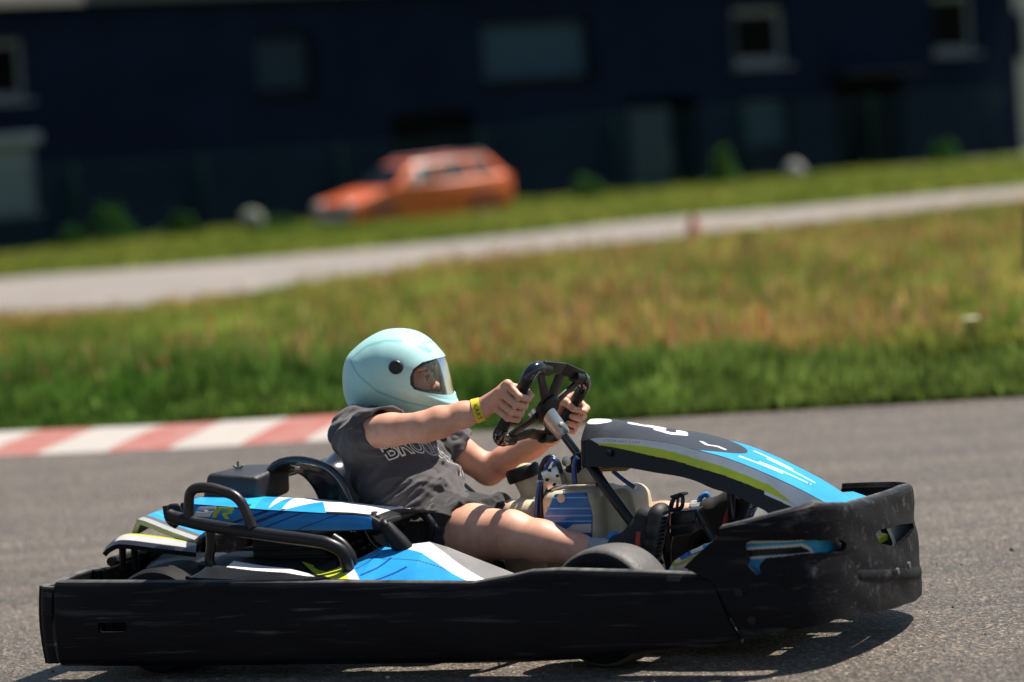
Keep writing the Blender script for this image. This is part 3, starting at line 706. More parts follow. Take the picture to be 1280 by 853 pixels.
bm = bmesh.new(); b_box(bm, (-2.115, 0, .44), (.012, .5, .11), .004); bm_obj('number_plate', bm, mat('white_plate', (.7, .7, .68), .4), car)

# --- small things along the verge and in the meadow
M_stone = mat('pale_stone', (.28, .275, .265), .9, var=.3, scale=6, bump=.6, bscale=20)
def stone(px, py, Y, r, label, m_=M_stone):
    p = at_depth(px, py, Y); bm = bmesh.new(); bmesh.ops.create_icosphere(bm, subdivisions=3, radius=1)
    for v in bm.verts: v.co *= 1+.22*noise.noise(v.co*1.6+Vector((px, 0, 0)))
    bmesh.ops.scale(bm, vec=(r, r*.9, r*.95), verts=bm.verts); o = bm_obj('boulder', bm, m_); o.location = p; tag(o, label, 'stone', 'pale stones along the fence')
stone(994, 214, 72, .22, 'pale boulder in the grass under the window right of the door')
stone(315, 276, 62, .22, 'dim grey green boulder in the grass left of the orange car', mat('mossy_stone', (.13, .15, .11), .9, var=.3, scale=6))
stone(1195, 218, 78, .26, 'low grey stone half hidden by weeds near the dark building end', mat('grey_stone', (.10, .10, .12), .9))
def bush(px, py, Y, r, h, label, col=(.026, .075, .016), n=900):
    base = at_depth(px, py, Y); z = float(terrain(base.x, base.y)); V = []; F = []; cs = []
    for i in range(n):
        a, b2, q_ = random.uniform(0, 6.283), random.random(), random.random()
        cl = noise.noise(Vector((math.cos(a)*1.5, math.sin(a)*1.5, b2*2.5+px)))
        rr = r*(1-b2*.75)*(.35+.65*math.sqrt(q_))*(1+.5*cl); p = Vector((math.cos(a)*rr, math.sin(a)*rr, h*b2*(1+.35*cl)+.02)); s_ = random.uniform(.04, .10)
        d = Vector((random.gauss(0, 1), random.gauss(0, 1), random.gauss(0, .7))).normalized(); a_, b_ = frame_of(d); i0 = len(V)
        V += [p-a_*s_*.4, p+d*s_, p+a_*s_*.4, p-d*s_*.6]; F.append((i0, i0+1, i0+2, i0+3)); k = random.uniform(.6, 1.5); cs += [(col[0]*k, col[1]*k, col[2]*k)]*4
    bu = empty('bush', (base.x, base.y, z)); tag(bu, label, 'bush', 'weedy bushes along the fence')
    mesh_obj('foliage', V, F, M_leaf, bu, False, cs)
    bm = bmesh.new()
    for k in range(5):
        a = k*1.3; b_tube(bm, [(0, 0, -.05), (math.cos(a)*r*.2, math.sin(a)*r*.2, h*.35), (math.cos(a)*r*.5, math.sin(a)*r*.5, h*.75)], [.02, .014, .006], 6)
    bm_obj('stem', bm, mat('woody_stem', (.06, .045, .025), .9), bu)
bush(140, 305, 62, .75, .75, 'dark green bush at the fence foot left of the green post')
bush(228, 296, 62.5, .5, .5, 'low green weeds at the foot of the tall green fence post')
bush(90, 310, 61.5, .4, .4, 'small dark weed clump near the white shutter')
bush(905, 228, 71, .45, .75, 'upright green bush between the door and the pale boulder', (.06, .14, .03))
bush(735, 245, 68.5, .5, .45, 'low green weeds left of the grey door', (.05, .12, .03))
bush(1180, 215, 76.5, .55, .5, 'flat green weeds beside the low grey stone', (.04, .11, .03))
bush(350, 292, 61.5, .5, .3, 'short weeds by the front of the orange car', (.05, .12, .03))

def flower(px, py, Y, h, r, col, label, n=7):
    top = at_depth(px, py, Y); z = float(terrain(top.x, top.y)); h = max(h, top.z-z)
    f = empty('wild_flower', (top.x, top.y, z)); tag(f, label, 'flower', 'pale wild flowers in the meadow')
    bm = bmesh.new()
    for k in range(n):
        a = k*2.4; rr = r*math.sqrt(k/n); p = Vector((math.cos(a)*rr, math.sin(a)*rr, h+random.uniform(-.02, .02)))
        b_tube(bm, [(0, 0, h*.62), p], .003, 4); 
    b_tube(bm, [(0, 0, -.02), (.01, .01, h*.64)], .006, 5); bm_obj('stem', bm, mat('flower_stem', (.06, .13, .03), .8), f)
    bm = bmesh.new()
    for k in range(n):
        a = k*2.4; rr = r*math.sqrt(k/n); g = bmesh.ops.create_icosphere(bm, subdivisions=2, radius=r*.42)['verts']
        for v in g: v.co.z *= .45; v.co *= 1+.25*noise.noise(v.co*60)
        bmesh.ops.translate(bm, vec=(math.cos(a)*rr, math.sin(a)*rr, h+.01), verts=g)
    bm_obj('flower_head', bm, mat('flower_petals', col, .8, bump=.5, bscale=150), f)
flower(938, 336, 27, .4, .075, (.42, .42, .17), 'pale yellow umbel standing alone in the mid meadow')
flower(1217, 457, 15.6, .25, .034, (.62, .60, .42), 'cream flower near the asphalt edge at the picture right')
# half hidden red marker by the gravel road
p = on_land(868, 302); rm = empty('marker_cone', (p.x, p.y, p.z)); tag(rm, 'small faded red marker cone at the near edge of the gravel road', 'cone')
bm = bmesh.new(); b_lathe(bm, [(.11, .02), (.03, .30), (0, .305)], (0, 0, 0), (0, 0, 1), 20); bm_obj('cone', bm, mat('faded_red_plastic', (.45, .09, .06), .6), rm)
bm = bmesh.new(); b_box(bm, (0, 0, .012), (.27, .27, .025), .006); bm_obj('base', bm, M_blk, rm)
# dark roadside post cut by the frame's edge
p = at_depth(1283, 352, 21); z = float(terrain(p.x, p.y))
ps = empty('marker_post', (p.x+.03, p.y, z)); tag(ps, 'black bent rubber marker post in the meadow at the right edge', 'post')
bm = bmesh.new(); b_tube(bm, smooth_path([(.0, 0, -.05), (.0, 0, .25), (.01, 0, .42), (.02, 0, .62)], 6), .032, 12); bm_obj('shaft', bm, M_blk, ps)
bm = bmesh.new(); b_lathe(bm, [(.0, -.03), (.06, -.03), (.065, .0), (.05, .06), (0, .065)], (-.012, 0, p.z-z), (0, 0, 1), 16); bm_obj('collar', bm, M_blk, ps)
# ================================================================== the kart (x forward, y left, z up, origin on the ground under its middle)
kart = empty('go_kart', (KX, KY, 0), -YAW); tag(kart, 'blue, white and lime go-kart with wide black plastic bumpers on the asphalt', 'go-kart')
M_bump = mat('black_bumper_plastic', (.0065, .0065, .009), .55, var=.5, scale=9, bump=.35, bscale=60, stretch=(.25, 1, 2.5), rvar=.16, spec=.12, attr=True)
def scuff(m):
    '''grey rub marks and long scratches on the plastic'''
    nt = m.node_tree; b = nt.nodes['Principled BSDF']; src = b.inputs['Base Color'].links[0].from_socket
    for sc, st, lo, hi, col in ((26, (.07, 1, 1.3), .57, .76, (.060, .060, .064)), (70, (.05, .6, 1), .62, .76, (.085, .085, .088)), (3.2, (.5, 1, 1.6), .60, .85, (.018, .0175, .018))):
        n = noise_node(nt, sc, 6, .62, stretch=st); r_ = ramp(nt, n.outputs[0], [(lo, (0., 0., 0.)), (hi, (1., 1., 1.))]); mx = N(nt, 'ShaderNodeMix', data_type='RGBA')
        nt.links.new(r_.outputs[0], mx.inputs[0]); nt.links.new(src, mx.inputs[6]); mx.inputs[7].default_value = (*col, 1); src = mx.outputs[2]
    nt.links.new(src, b.inputs['Base Color'])
scuff(M_bump)
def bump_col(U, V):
    c = np.ones((*U.shape, 3))*np.array((.0065, .0065, .009)); w = fbm(U*55+3, V*0+.3); k = np.clip((V-.972)/.012, 0, 1)*np.clip(.25+1.5*(w-.25), .1, 1)  # top lip painted paler: worn plastic and its sunlit line put into colour
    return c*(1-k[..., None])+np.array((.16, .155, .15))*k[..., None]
M_bpl = mat('black_plastic', (.011, .011, .013), .46, var=.3, scale=20, bump=.2, bscale=150, spec=.22)
M_gloss = mat('gloss_black', (.008, .010, .014), .16, var=.2, scale=20, coat=.6)
M_deck = mat('sticker_film', (1, 1, 1), .36, var=.16, scale=14, coat=.05, spec=.25, attr=True, bump=.12, bscale=50)
M_steel = mat('painted_tube', (.012, .012, .014), .40, var=.4, scale=18, coat=.1, spec=.3)
M_rust = mat('worn_tube', (.030, .024, .022), .36, .3, var=.5, scale=26)
M_alu = mat('bare_aluminium', (.62, .61, .60), .30, 1., var=.3, scale=30)
M_tank = mat('cream_tank_plastic', (.60, .50, .34), .42, var=.38, scale=7, sss=.0, bump=.15, bscale=40)
M_tyre2 = mat('slick_tyre', (.085, .081, .077), .62, var=.35, scale=14, bump=.5, bscale=90)
M_tyrew_shade = mat('tyre_wall_rear_shade', (.006, .006, .007), .7, spec=.2, var=.3, scale=20)
M_hose = mat('black_hose', (.012, .012, .013), .4); M_bhose = mat('blue_hose', (.012, .06, .26), .28, coat=.4)
M_engine = mat('engine_cast', (.010, .010, .011), .55, .1, spec=.2, var=.4, scale=25, bump=.3)
M_screw = mat('zinc_screw', (.22, .22, .22), .4, .8)
BLUE = (.022, .30, .66); DBLUE = (.012, .075, .30); LIME = (.50, .56, .045); WHITE = (.72, .72, .72); GREY = (.20, .195, .19); BLACK = (.010, .011, .014); SILVER = (.42, .44, .47)
def tab(px, y):
    p = [K(a, b_, y) for a, b_ in px]; return np.array([q_.x for q_ in p]), np.array([q_.z for q_ in p])
def paint(shape, base): return np.ones((*shape, 3))*np.array(base)
NY = -.56
# --- near side bumper: long black plank with a hand slot, its end cut on a slant
topx, topz = tab([(72, 732), (300, 733), (520, 733.5), (592, 734), (640, 725), (665, 719), (700, 717), (800, 720), (880, 724), (893, 728)], NY)
botx, botz = tab([(72, 828), (300, 827), (650, 823), (740, 818), (800, 812), (900, 803), (927, 799)], NY)
xt, xb = topx[-1], botx[-1]; xr = topx[0]
def sb_S(U, V, sgn=1):
    x = xr+(xb+(xt-xb)*V-xr)*U
    zb, zt = np.interp(x, botx, botz), np.interp(x, topx, topz); z = zb+(zt-zb)*V
    y = NY-.010*np.sin(np.pi*np.clip(V*1.1, 0, 1))-.004*np.sin(x*5)-.0025*np.sin(x*23+V*4)*np.sin(V*3)+.024*sstep(.972, .995, V)+.012*sstep(.05, 0, V)
    return np.stack([x, sgn*y, z], -1)
slot = [K(px, py, NY) for px, py in ((129, 777), (165, 788))]
def sb_hole(U, V):
    P = sb_S(U, V); cx, cz = (slot[0].x+slot[1].x)/2, (slot[0].z+slot[1].z)/2; hx, hz = abs(slot[1].x-slot[0].x)/2, abs(slot[1].z-slot[0].z)/2
    return (np.maximum(np.abs(P[..., 0]-cx)-hx+.008, 0)**2+np.maximum(np.abs(P[..., 2]-cz)-hz+.008, 0)**2) < .008**2
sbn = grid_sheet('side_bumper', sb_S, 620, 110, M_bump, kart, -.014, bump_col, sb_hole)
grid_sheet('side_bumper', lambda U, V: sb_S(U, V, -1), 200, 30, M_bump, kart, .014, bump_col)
for px, py in ((264, 756), (264, 813), (344, 755), (344, 813), (461, 753), (463, 811), (577, 748), (578, 806), (884, 744), (901, 781)):
    p = K(px, py, NY-.012); bm = bmesh.new(); b_lathe(bm, [(.010, 0), (.010, .002), (.007, .0045), (.003, .004), (.003, .002), (0, .002)], p+Vector((0, .003, 0)), (0, -1, 0), 14); bm_obj('screw', bm, M_screw if px > 400 else M_bpl, sbn)
# --- rear bumper
rb_path = smooth_path(round_path([(xr-.004, NY, 0), (xr-.03, NY+.002, 0), (xr-.042, -.30, 0), (xr-.046, 0, 0), (xr-.042, .30, 0), (xr-.03, -NY, 0), (xr+.10, -NY, 0)], .028, 5), 4)
rp = np.array([p[:] for p in rb_path]); rl = np.concatenate([[0], np.cumsum(np.linalg.norm(np.diff(rp, axis=0), axis=1))]); rl /= rl[-1]
def rb_S(U, V):
    x = np.interp(U, rl, rp[:, 0]); y = np.interp(U, rl, rp[:, 1]); z = .045+(topz[0]+.004-.045)*V-.006*np.sin(y*9)**2
    return np.stack([x-.008*np.sin(np.pi*V)-.0*V, y, z], -1)
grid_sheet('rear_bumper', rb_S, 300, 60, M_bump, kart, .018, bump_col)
bm = bmesh.new(); b_tube(bm, [(xr-.024, -.25, topz[0]+.014), (xr-.03, 0, topz[0]+.014), (xr-.024, .28, topz[0]+.014)], .012, 8); bm_obj('edge_strip', bm, M_bpl, kart)
# --- front bumper: wraps round the nose, two openings on the near side
half = [(.715, -.555, .0), (.80, -.545, 0), (.87, -.52, 0), (.915, -.455, 0), (.938, -.36, 0), (.950, -.22, 0), (.952, -.05, 0), (.942, .10, 0), (.918, .235, 0), (.87, .325, 0), (.80, .385, 0), (.73, .42, 0)]
fp_ = np.array([p[:] for p in smooth_path(half, 10)]); fl = np.concatenate([[0], np.cumsum(np.linalg.norm(np.diff(fp_, axis=0), axis=1))]); FL = fl[-1]
ends = [K(927, 799, NY), K(893, 728, NY), K(856, 709, NY), K(905, 662, NY)]
ez = np.array([e.z for e in ends]); exx = np.array([e.x for e in ends])-.715
ftop_s = np.array([0, .10, .20, .27, .36, .50, .65, .82, .92, FL]); ftop_z = np.array([ends[3].z, ends[3].z+.022, .363, .352, .340, .335, .330, .324, .318, .30])
fbot_s = np.array([0, .13, .24, .36, .5, .65, .8, FL]); fbot_z = np.array([ends[0].z, .094, .103, .098, .084, .072, .060, .055])
def fb_S(U, V):
    s = U*FL; sn = np.minimum(s, FL-s)
    zt = np.interp(s, ftop_s, ftop_z); zb = np.interp(s, fbot_s, fbot_z); z = zb+(zt-zb)*V
    off = np.interp(z, ez, exx); w = np.exp(-(sn/.10)**1.0)*np.where(s < FL/2, 1, 1)
    x = np.interp(s, fl, fp_[:, 0]); y = np.interp(s, fl, fp_[:, 1])
    back = .010*V**1.5*sstep(.2, .45, sn); x = x+off*w-back
    bulge = .004*np.sin(np.pi*V); nx = sstep(.15, .4, sn); x = x+bulge*nx; y = y+np.sign(y)*bulge*(1-nx)*1.0
    # pressed step low on the flank and dents from knocks
    step = .004*sstep(.30, .31, V+.25*(s-.45))*(1-sstep(.33, .38, V+.25*(s-.45)))*sstep(.34, .36, s); x = x+step*nx
    dn = .0012*np.sin(s*31+V*7)*np.sin(V*9+s*5)+.0012*np.sin(s*13+V*17); x = x+dn*nx; y = y+dn*(1-nx)
    y = y+np.sign(-y)*.018*sstep(.965, .995, V)*(1-nx); x = x-.016*sstep(.965, .995, V)*nx
    return np.stack([x, y, z], -1)
c1 = [(933, 679), (940, 675), (1000, 673), (1046, 675), (1052, 679), (1051, 686), (1046, 690), (1000, 693), (958, 697), (953, 719), (948, 719), (938, 698), (934, 687)]
_u, _v = np.meshgrid(np.linspace(0, .8, 500), np.linspace(0, 1, 140), indexing='ij'); _P = fb_S(_u, _v); _px, _py = kart_px(_P)
def on_bumper(poly):
    out = []
    for a, b_ in poly:
        k = np.argmin((_px-a)**2+(_py-b_)**2); out.append((_u.ravel()[k]*FL, _P[..., 2].ravel()[k]))
    return out
c1k = on_bumper(c1); c2k = on_bumper([(1088, 668), (1092, 663), (1118, 657), (1134, 655), (1136, 662), (1128, 672), (1118, 681), (1108, 684), (1094, 681)])
def fb_hole(U, V):
    P = fb_S(U, V); return inpoly(U*FL, P[..., 2], c1k) | inpoly(U*FL, P[..., 2], c2k)
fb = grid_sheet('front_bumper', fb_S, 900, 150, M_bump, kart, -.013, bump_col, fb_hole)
for px, py in ((924, 741), (940, 776), (900, 740)):
    p = K(px, py, NY-.008) if px < 930 else K(px, py, NY-.004); bm = bmesh.new(); b_lathe(bm, [(.010, 0), (.010, .003), (.006, .0045), (0, .003)], p, (0, -1, 0), 12)
    if px != 900: bm_obj('screw', bm, M_bpl, fb)
    else: bm.free()
for y in (-.12, -.02):
    bm = bmesh.new(); b_lathe(bm, [(.009, 0), (.009, .004), (.005, .006), (0, .004)], (.974, y, .16), (1, 0, 0), 12); bm_obj('screw', bm, M_screw, fb)

# --- floor, tubes, axle
bm = bmesh.new(); b_box(bm, (.22, 0, .050), (1.02, .60, .008), .003); bm_obj('floor_pan', bm, M_alu, kart)
bm = bmesh.new()
for sg in (-1, 1):
    b_tube(bm, round_path([(-.86, sg*.26, .10), (-.3, sg*.30, .085), (.25, sg*.31, .075), (.55, sg*.22, .085), (.84, sg*.18, .10)], .1), .016, 10)
    b_tube(bm, round_path([(-.52, sg*.30, .09), (-.50, sg*.50, .10), (.12, sg*.50, .10), (.15, sg*.30, .08)], .06), .014, 10)
    b_tube(bm, [(-.92, sg*.26, .10), (-1.0, sg*.24, .13)], .014, 8); b_tube(bm, [(.84, sg*.18, .10), (.93, sg*.2, .15)], .014, 8)
for x in (-.6, .0, .36): b_tube(bm, [(x, -.29, .08), (x, .29, .08)], .015, 10)
b_tube(bm, [(.84, -.18, .10), (.84, .18, .10)], .014, 8); b_tube(bm, [(-.86, -.26, .10), (-.86, .26, .10)], .014, 8)
bm_obj('chassis_frame', bm, M_steel, kart)
bm = bmesh.new(); b_tube(bm, [(-.735, -.44, .14), (-.735, .44, .14)], .016, 12); bm_obj('rear_axle', bm, M_alu, kart)
# --- wheels
fwx = (K(695, 700, -.42).x+K(830, 700, -.42).x)/2
def wheel(x, y, r, w, steer=0.):
    bm = bmesh.new(); h = w/2
    pr = [(r*.56, -h*.82), (r*.62, -h*.94), (r*.80, -h*1.0), (r*.92, -h*.94), (r*.975, -h*.80), (r*.995, -h*.5), (r, 0), (r*.995, h*.5), (r*.975, h*.80), (r*.92, h*.94), (r*.80, h), (r*.62, h*.94), (r*.56, h*.82)]
    b_lathe(bm, pr, (0, 0, 0), (0, 1, 0), 56)
    o = bm_obj('wheel', bm, [M_tyre2 if x > 0 else M_tyrew_shade, M_tyrew_shade], kart); o.location = (x, y, r); o.rotation_euler = (0, 0, steer)  # rear treads use the near-black tone: shade under the wing put in colour
    for p in o.data.polygons:
        c = p.center; p.material_index = 1 if math.hypot(c.x, c.z) < r*.9 else 0
    bm = bmesh.new(); b_lathe(bm, [(r*.57, -h*.85), (r*.53, -h*.80), (r*.47, -h*.45), (r*.44, 0), (r*.47, h*.45), (r*.53, h*.80), (r*.57, h*.85)], (0, 0, 0), (0, 1, 0), 40)
    sgn = -1 if y < 0 else 1
    b_lathe(bm, [(r*.45, .0), (r*.45, .008), (r*.22, .012), (r*.2, .03), (0, .032)], (0, sgn*h*.1, 0), (0, sgn, 0), 40)
    rim = bm_obj('rim', bm, M_bpl, o)
    bm = bmesh.new()
    for k in range(3):
        a = k*2.094+.4; b_lathe(bm, [(.006, 0), (.006, .008), (0, .009)], (math.cos(a)*r*.3, sgn*(h*.1+.012), math.sin(a)*r*.3), (0, sgn, 0), 8)
    b_lathe(bm, [(.020, 0), (.020, .020), (0, .022)], (0, sgn*(h*.1+.03), 0), (0, sgn, 0), 6); bm_obj('wheel_nut', bm, M_screw, o)
for sg in (-1, 1):
    wheel(fwx, sg*.42, .138, .13, R(-10)); wheel(-.735, sg*.43, .128, .19)
    bm = bmesh.new(); b_tube(bm, [(fwx, sg*.24, .13), (fwx, sg*.38, .138)], .014, 10); b_tube(bm, [(fwx+.05, sg*.06, .12), (fwx+.06, sg*.34, .13)], .007, 8); b_box(bm, (fwx, sg*.30, .13), (.05, .03, .10), .006); bm_obj('stub_axle', bm, M_steel, kart)

# --- side pods
ox, oz = tab([(236, 722), (300, 725), (430, 724), (600, 731), (640, 721), (650, 719)], -.52)
ipx = [(236, 716), (243, 712), (262, 711), (269, 706), (275, 694.5), (300, 696), (340, 700), (378, 702), (405, 711), (415, 712), (437, 703), (455, 695), (478, 683.5), (490, 685), (510, 681), (537, 677.5), (560, 684), (600, 700), (646, 718)]
YI = -.385
ix, iz = tab(ipx, YI)
px0, px1 = max(ox[0], ix[0]), min(ox[-1], ix[-1])
bwx = (K(492, 685, YI).x, K(597, 731, -.52).x); wgx = (K(537, 678, YI).x, K(632, 722, -.52).x); lbx = (K(430, 706, YI).x, K(449, 722, -.52).x); ylx = (K(377, 701, YI).x, K(413, 722, -.52).x); l2x = (K(418, 710, YI).x, K(436, 722, -.52).x)
def pod_S(U, V, sgn=1):
    x = px0+(px1-px0)*U; y = -.52+(.52+YI)*V; zo, zi = np.interp(x, ox, oz), np.interp(x, ix, iz)
    k = V+.10*np.sin(np.pi*V)
    return np.stack([x, sgn*(y), zo+(zi-zo)*np.clip(k, 0, 1.02)], -1)
def pod_col(U, V):
    x = px0+(px1-px0)*U; c = paint(x.shape, BLACK); at = lambda b_: b_[1]+(b_[0]-b_[1])*V
    c[x > at(ylx)] = LIME; c[x > at(l2x)] = WHITE; c[x > at(lbx)] = BLUE
    f = (x-at(lbx))/(at(bwx)-at(lbx)+1e-6)
    c[(x > at(lbx)) & (f < .55) & ((np.abs(V-.08-.95*f) < .018) | (np.abs(V+.10-.75*f) < .016) | (np.abs(V-.30-.9*f) < .012)) & (V < .72) & (f > .02) & (f < .6)] = DBLUE
    c[(np.abs(V-(.74-.38*f)) < .012) & (f > .05) & (f < 1)] = (.03, .05, .08)
    c[x > at(bwx)] = WHITE; c[x > at(wgx)] = GREY
    st = (x < at(ylx)-.02) & (np.abs(V-(.62-.40*(x-px0-.06)/(ylx[1]-px0))) < .17*(1-.6*(x-px0)/(ylx[1]-px0))) & (x > px0+.07); c[st] = WHITE
    return c
grid_sheet('side_pod', pod_S, 420, 90, M_deck, kart, .012, pod_col, edge=50)
def fpod_col(U, V):
    c = paint(U.shape, BLACK); c[(V > .86) & (U > .25)] = LIME; c[(V > .92) & (U > .25)] = WHITE; return c
grid_sheet('side_pod', lambda U, V: pod_S(U, V, -1), 200, 50, M_deck, kart, -.012, fpod_col, edge=50)
# --- engine, its striped cover, airbox and guard rail
bm = bmesh.new(); b_box(bm, (-.46, -.26, .20), (.20, .16, .20), .015); b_box(bm, (-.62, -.28, .17), (.16, .22, .16), .02); b_box(bm, (-.33, -.30, .15), (.12, .16, .12), .02)
for k in range(8): b_box(bm, (-.46, -.255, .12+.022*k), (.235, .19, .007), .002)
b_lathe(bm, [(0, 0), (.06, 0), (.065, .02), (.04, .035), (0, .04)], (-.60, -.33, .15), (0, -1, 0), 28)
eng = bm_obj('engine', bm, M_engine, kart)
bm = bmesh.new(); b_tube(bm, smooth_path([(-.40, -.40, .18), (-.36, -.45, .20), (-.30, -.44, .17), (-.26, -.40, .12)], 6), .022, 12); bm_obj('exhaust_pipe', bm, M_rust, eng)
bm = bmesh.new(); b_lathe(bm, [(0, 0), (.035, 0), (.035, .16), (.02, .18), (0, .18)], (-.30, -.38, .22), (-1, 0, -.25), 20); bm_obj('silencer', bm, M_bpl, eng)
EY, EYF = -.40, -.17
ntx, ntz = tab([(226, 629), (280, 633), (330, 637), (400, 641), (440, 642.5), (462, 645), (477, 653)], EY)
nbx, nbz = tab([(226, 652), (330, 663), (400, 664.5), (440, 664), (465, 662.5), (477, 664)], EY)
ftx, ftz = tab([(262, 626), (350, 622), (400, 623), (440, 627), (480, 632), (526, 639)], EYF)
ex0, ex1 = ntx[0], ntx[-1]
def ec_S(U, V):
    x = ex0+(ex1-ex0)*U; zn, zb, zf = np.interp(x, ntx, ntz), np.interp(x, nbx, nbz), np.interp(x+.02, ftx, ftz)
    a = np.clip(V/.4, 0, 1); b_ = np.clip((V-.4)/.6, 0, 1)
    y = EY-.006*np.sin(np.pi*a)+(EYF-EY)*b_; z = np.where(V < .4, zb+(zn-zb)*a, zn+(zf-zn)*b_+.012*np.sin(np.pi*b_))
    return np.stack([x+.035*b_*sstep(.8, 1, U), y, z], -1)
def ec_col(U, V):
    c = paint(U.shape, (.018, .21, .55)); near = V < .4; a = V/.4; L = (ex1-ex0)
    d = (U*6.2-a*.8)
    for q_, w in ((.4, .08), (1.9, .10), (2.4, .12), (3.0, .05), (4.1, .04)): c[near & (np.abs(U*6.2-a*1.5-q_+.6) < w)] = (.009, .035, .15)
    c[near & (a < .06)] = BLACK; c[near & (a > .93)] = BLACK
    t = ~near; b_ = (V-.4)/.6
    c[t] = (.74, .74, .74); c[t & (b_ < .05)] = BLACK
    c[t & (U < .44-.12*b_)] = BLUE; c[t & (U < .37-.1*b_) & (U > .31-.12*b_)] = (.03, .42, .72)
    c[t & (np.abs(U-.62-.0*b_) < .11*(1-b_*2.1))] = BLUE
    c[t & (np.abs(U-.47+.05*b_) < .035*(1-b_*1.2))] = BLUE
    c[t & (b_ > .72) & (b_ < .82) & (U < .72) & (U > .40)] = (.05, .42, .75)
    c[(U > .955)] = BLACK
    c[(U < .012)] = BLACK
    return c
cov = grid_sheet('engine_cover', ec_S, 420, 150, M_deck, kart, .006, ec_col, edge=35)
def plate_px(name, polys, y, m_, parent, th=.002):
    bm = bmesh.new()
    for poly in polys: b_prism(bm, [K(px, py, y) for px, py in poly], (0, 1, 0), th, 0)
    return bm_obj(name, bm, m_, parent, False)
Sg = [[(242, 645.2), (244.5, 640), (259, 641.2), (260.2, 638.6), (246, 637.6), (249, 634), (270.5, 633.8), (269, 637), (254, 636.7), (253.4, 638.2), (266, 639.4), (262, 646.6)]]
Rg = [[(264.5, 647), (268, 638.2), (272, 634.3), (292, 635), (289, 642.2), (283.5, 643), (286.5, 649.6), (281, 649), (277, 642.4), (284, 641.2), (286, 638), (274.5, 637.4), (270, 647.6)]]
plate_px('lettering', Sg, EY-.0085, mat('white_print', WHITE, .35, var=.08), cov); plate_px('lettering', Rg, EY-.0085, mat('lime_print', LIME, .35, var=.08), cov)
bm = bmesh.new(); q1, q2, q3, q4 = K(478, 655, EY), K(526, 638, EYF-.02), K(541, 656, EYF-.02), K(534, 692, EYF-.02)
b_tube(bm, round_path([K(508, 692, EY+.02), K(492, 668, EY+.005), q1, q2, q3, q4], .012, 4), .0115, 10)
b_tube(bm, [K(482, 657, EY), K(498, 678, EY), K(514, 694, EY+.01)], [.016, .022, .018], 10)
b_tube(bm, [K(470, 650, EY+.01), K(516, 639, EYF)], .010, 8); bm_obj('cover_frame', bm, M_bpl, kart)
bm = bmesh.new(); 
for px, py, y in ((468, 643, EY+.02), (500, 637, EYF-.03), (310, 634, EY+.02)): b_lathe(bm, [(.008, 0), (.008, .004), (.004, .005), (0, .004)], K(px, py, y)+Vector((0, 0, .002)), (0, 0, 1), 10)
bm_obj('screw', bm, M_screw, cov)
ay, by = -.29, -.10
n = [K(px, py, ay) for px, py in ((250, 634), (322, 634), (322, 596), (258, 592))]; dx = Vector((0, by-ay, 0)); 
bm = bmesh.new(); b_hull(bm, [n[0], n[1], n[1]+dx+Vector((0, 0, .012)), n[0]+dx+Vector((0, 0, .01)), n[3], n[2], n[2]+dx+Vector((-.004, 0, .012)), n[3]+dx+Vector((.01, 0, .0))], .012, 4)
ab = bm_obj('airbox', bm, mat('grained_black_plastic', (.022, .022, .025), .40, var=.2, scale=40, bump=.5, bscale=400), kart)
bm = bmesh.new(); p = K(298, 588, -.2); b_tube(bm, [p-Vector((0, 0, .01)), p+Vector((0, 0, .022))], .0035, 8)
for sg in (-1, 1): b_prism(bm, [p+Vector((sg*.002, 0, 0)), p+Vector((sg*.016, 0, .010)), p+Vector((sg*.013, 0, .013)), p+Vector((sg*.002, 0, .008))], (0, 1, 0), .004, .001)
b_lathe(bm, [(.007, -.006), (.007, .001), (0, .001)], p, (0, 0, 1), 10); bm_obj('wing_nut', bm, M_screw, ab)
RY = -.50
rail = [K(px, py, RY) for px, py in ((211, 644), (222, 648), (260, 657), (330, 668), (390, 676), (410, 680))]+[K(428, 690, RY+.01), K(434, 706, RY+.02), K(436, 722, RY+.04)]
bm = bmesh.new(); b_tube(bm, smooth_path(rail, 5), .0155, 14); gr = bm_obj('guard_rail', bm, M_steel, kart)
loop = [K(px, py, RY) for px, py in ((236, 652), (236.5, 611), (262, 609), (299, 621), (316, 660))]
bm = bmesh.new(); b_tube(bm, round_path(loop, .028, 7), .0125, 14); bm_obj('hoop', bm, M_rust, gr)
bm = bmesh.new(); b_tube(bm, smooth_path([K(*q_, RY+.06) for q_ in ((262, 655), (264, 680), (262, 700), (270, 716))], 5), .012, 10); b_tube(bm, smooth_path([K(*q_, RY+.05) for q_ in ((416, 672), (430, 682), (440, 698), (440, 714))], 5), .012, 10); bm_obj('rail_stay', bm, M_steel, gr)
bm = bmesh.new(); b_tube(bm, smooth_path([K(*q_, -.40) for q_ in ((210, 632), (213, 648), (222, 655))], 5), .014, 10); b_hull(bm, [K(208, 655, -.44), K(232, 657, -.44), K(232, 657, -.30), K(208, 655, -.30), K(209, 630, -.44), K(226, 629, -.44), K(226, 629, -.30), K(209, 630, -.30)], .01); bm_obj('side_guard', bm, M_bpl, kart)

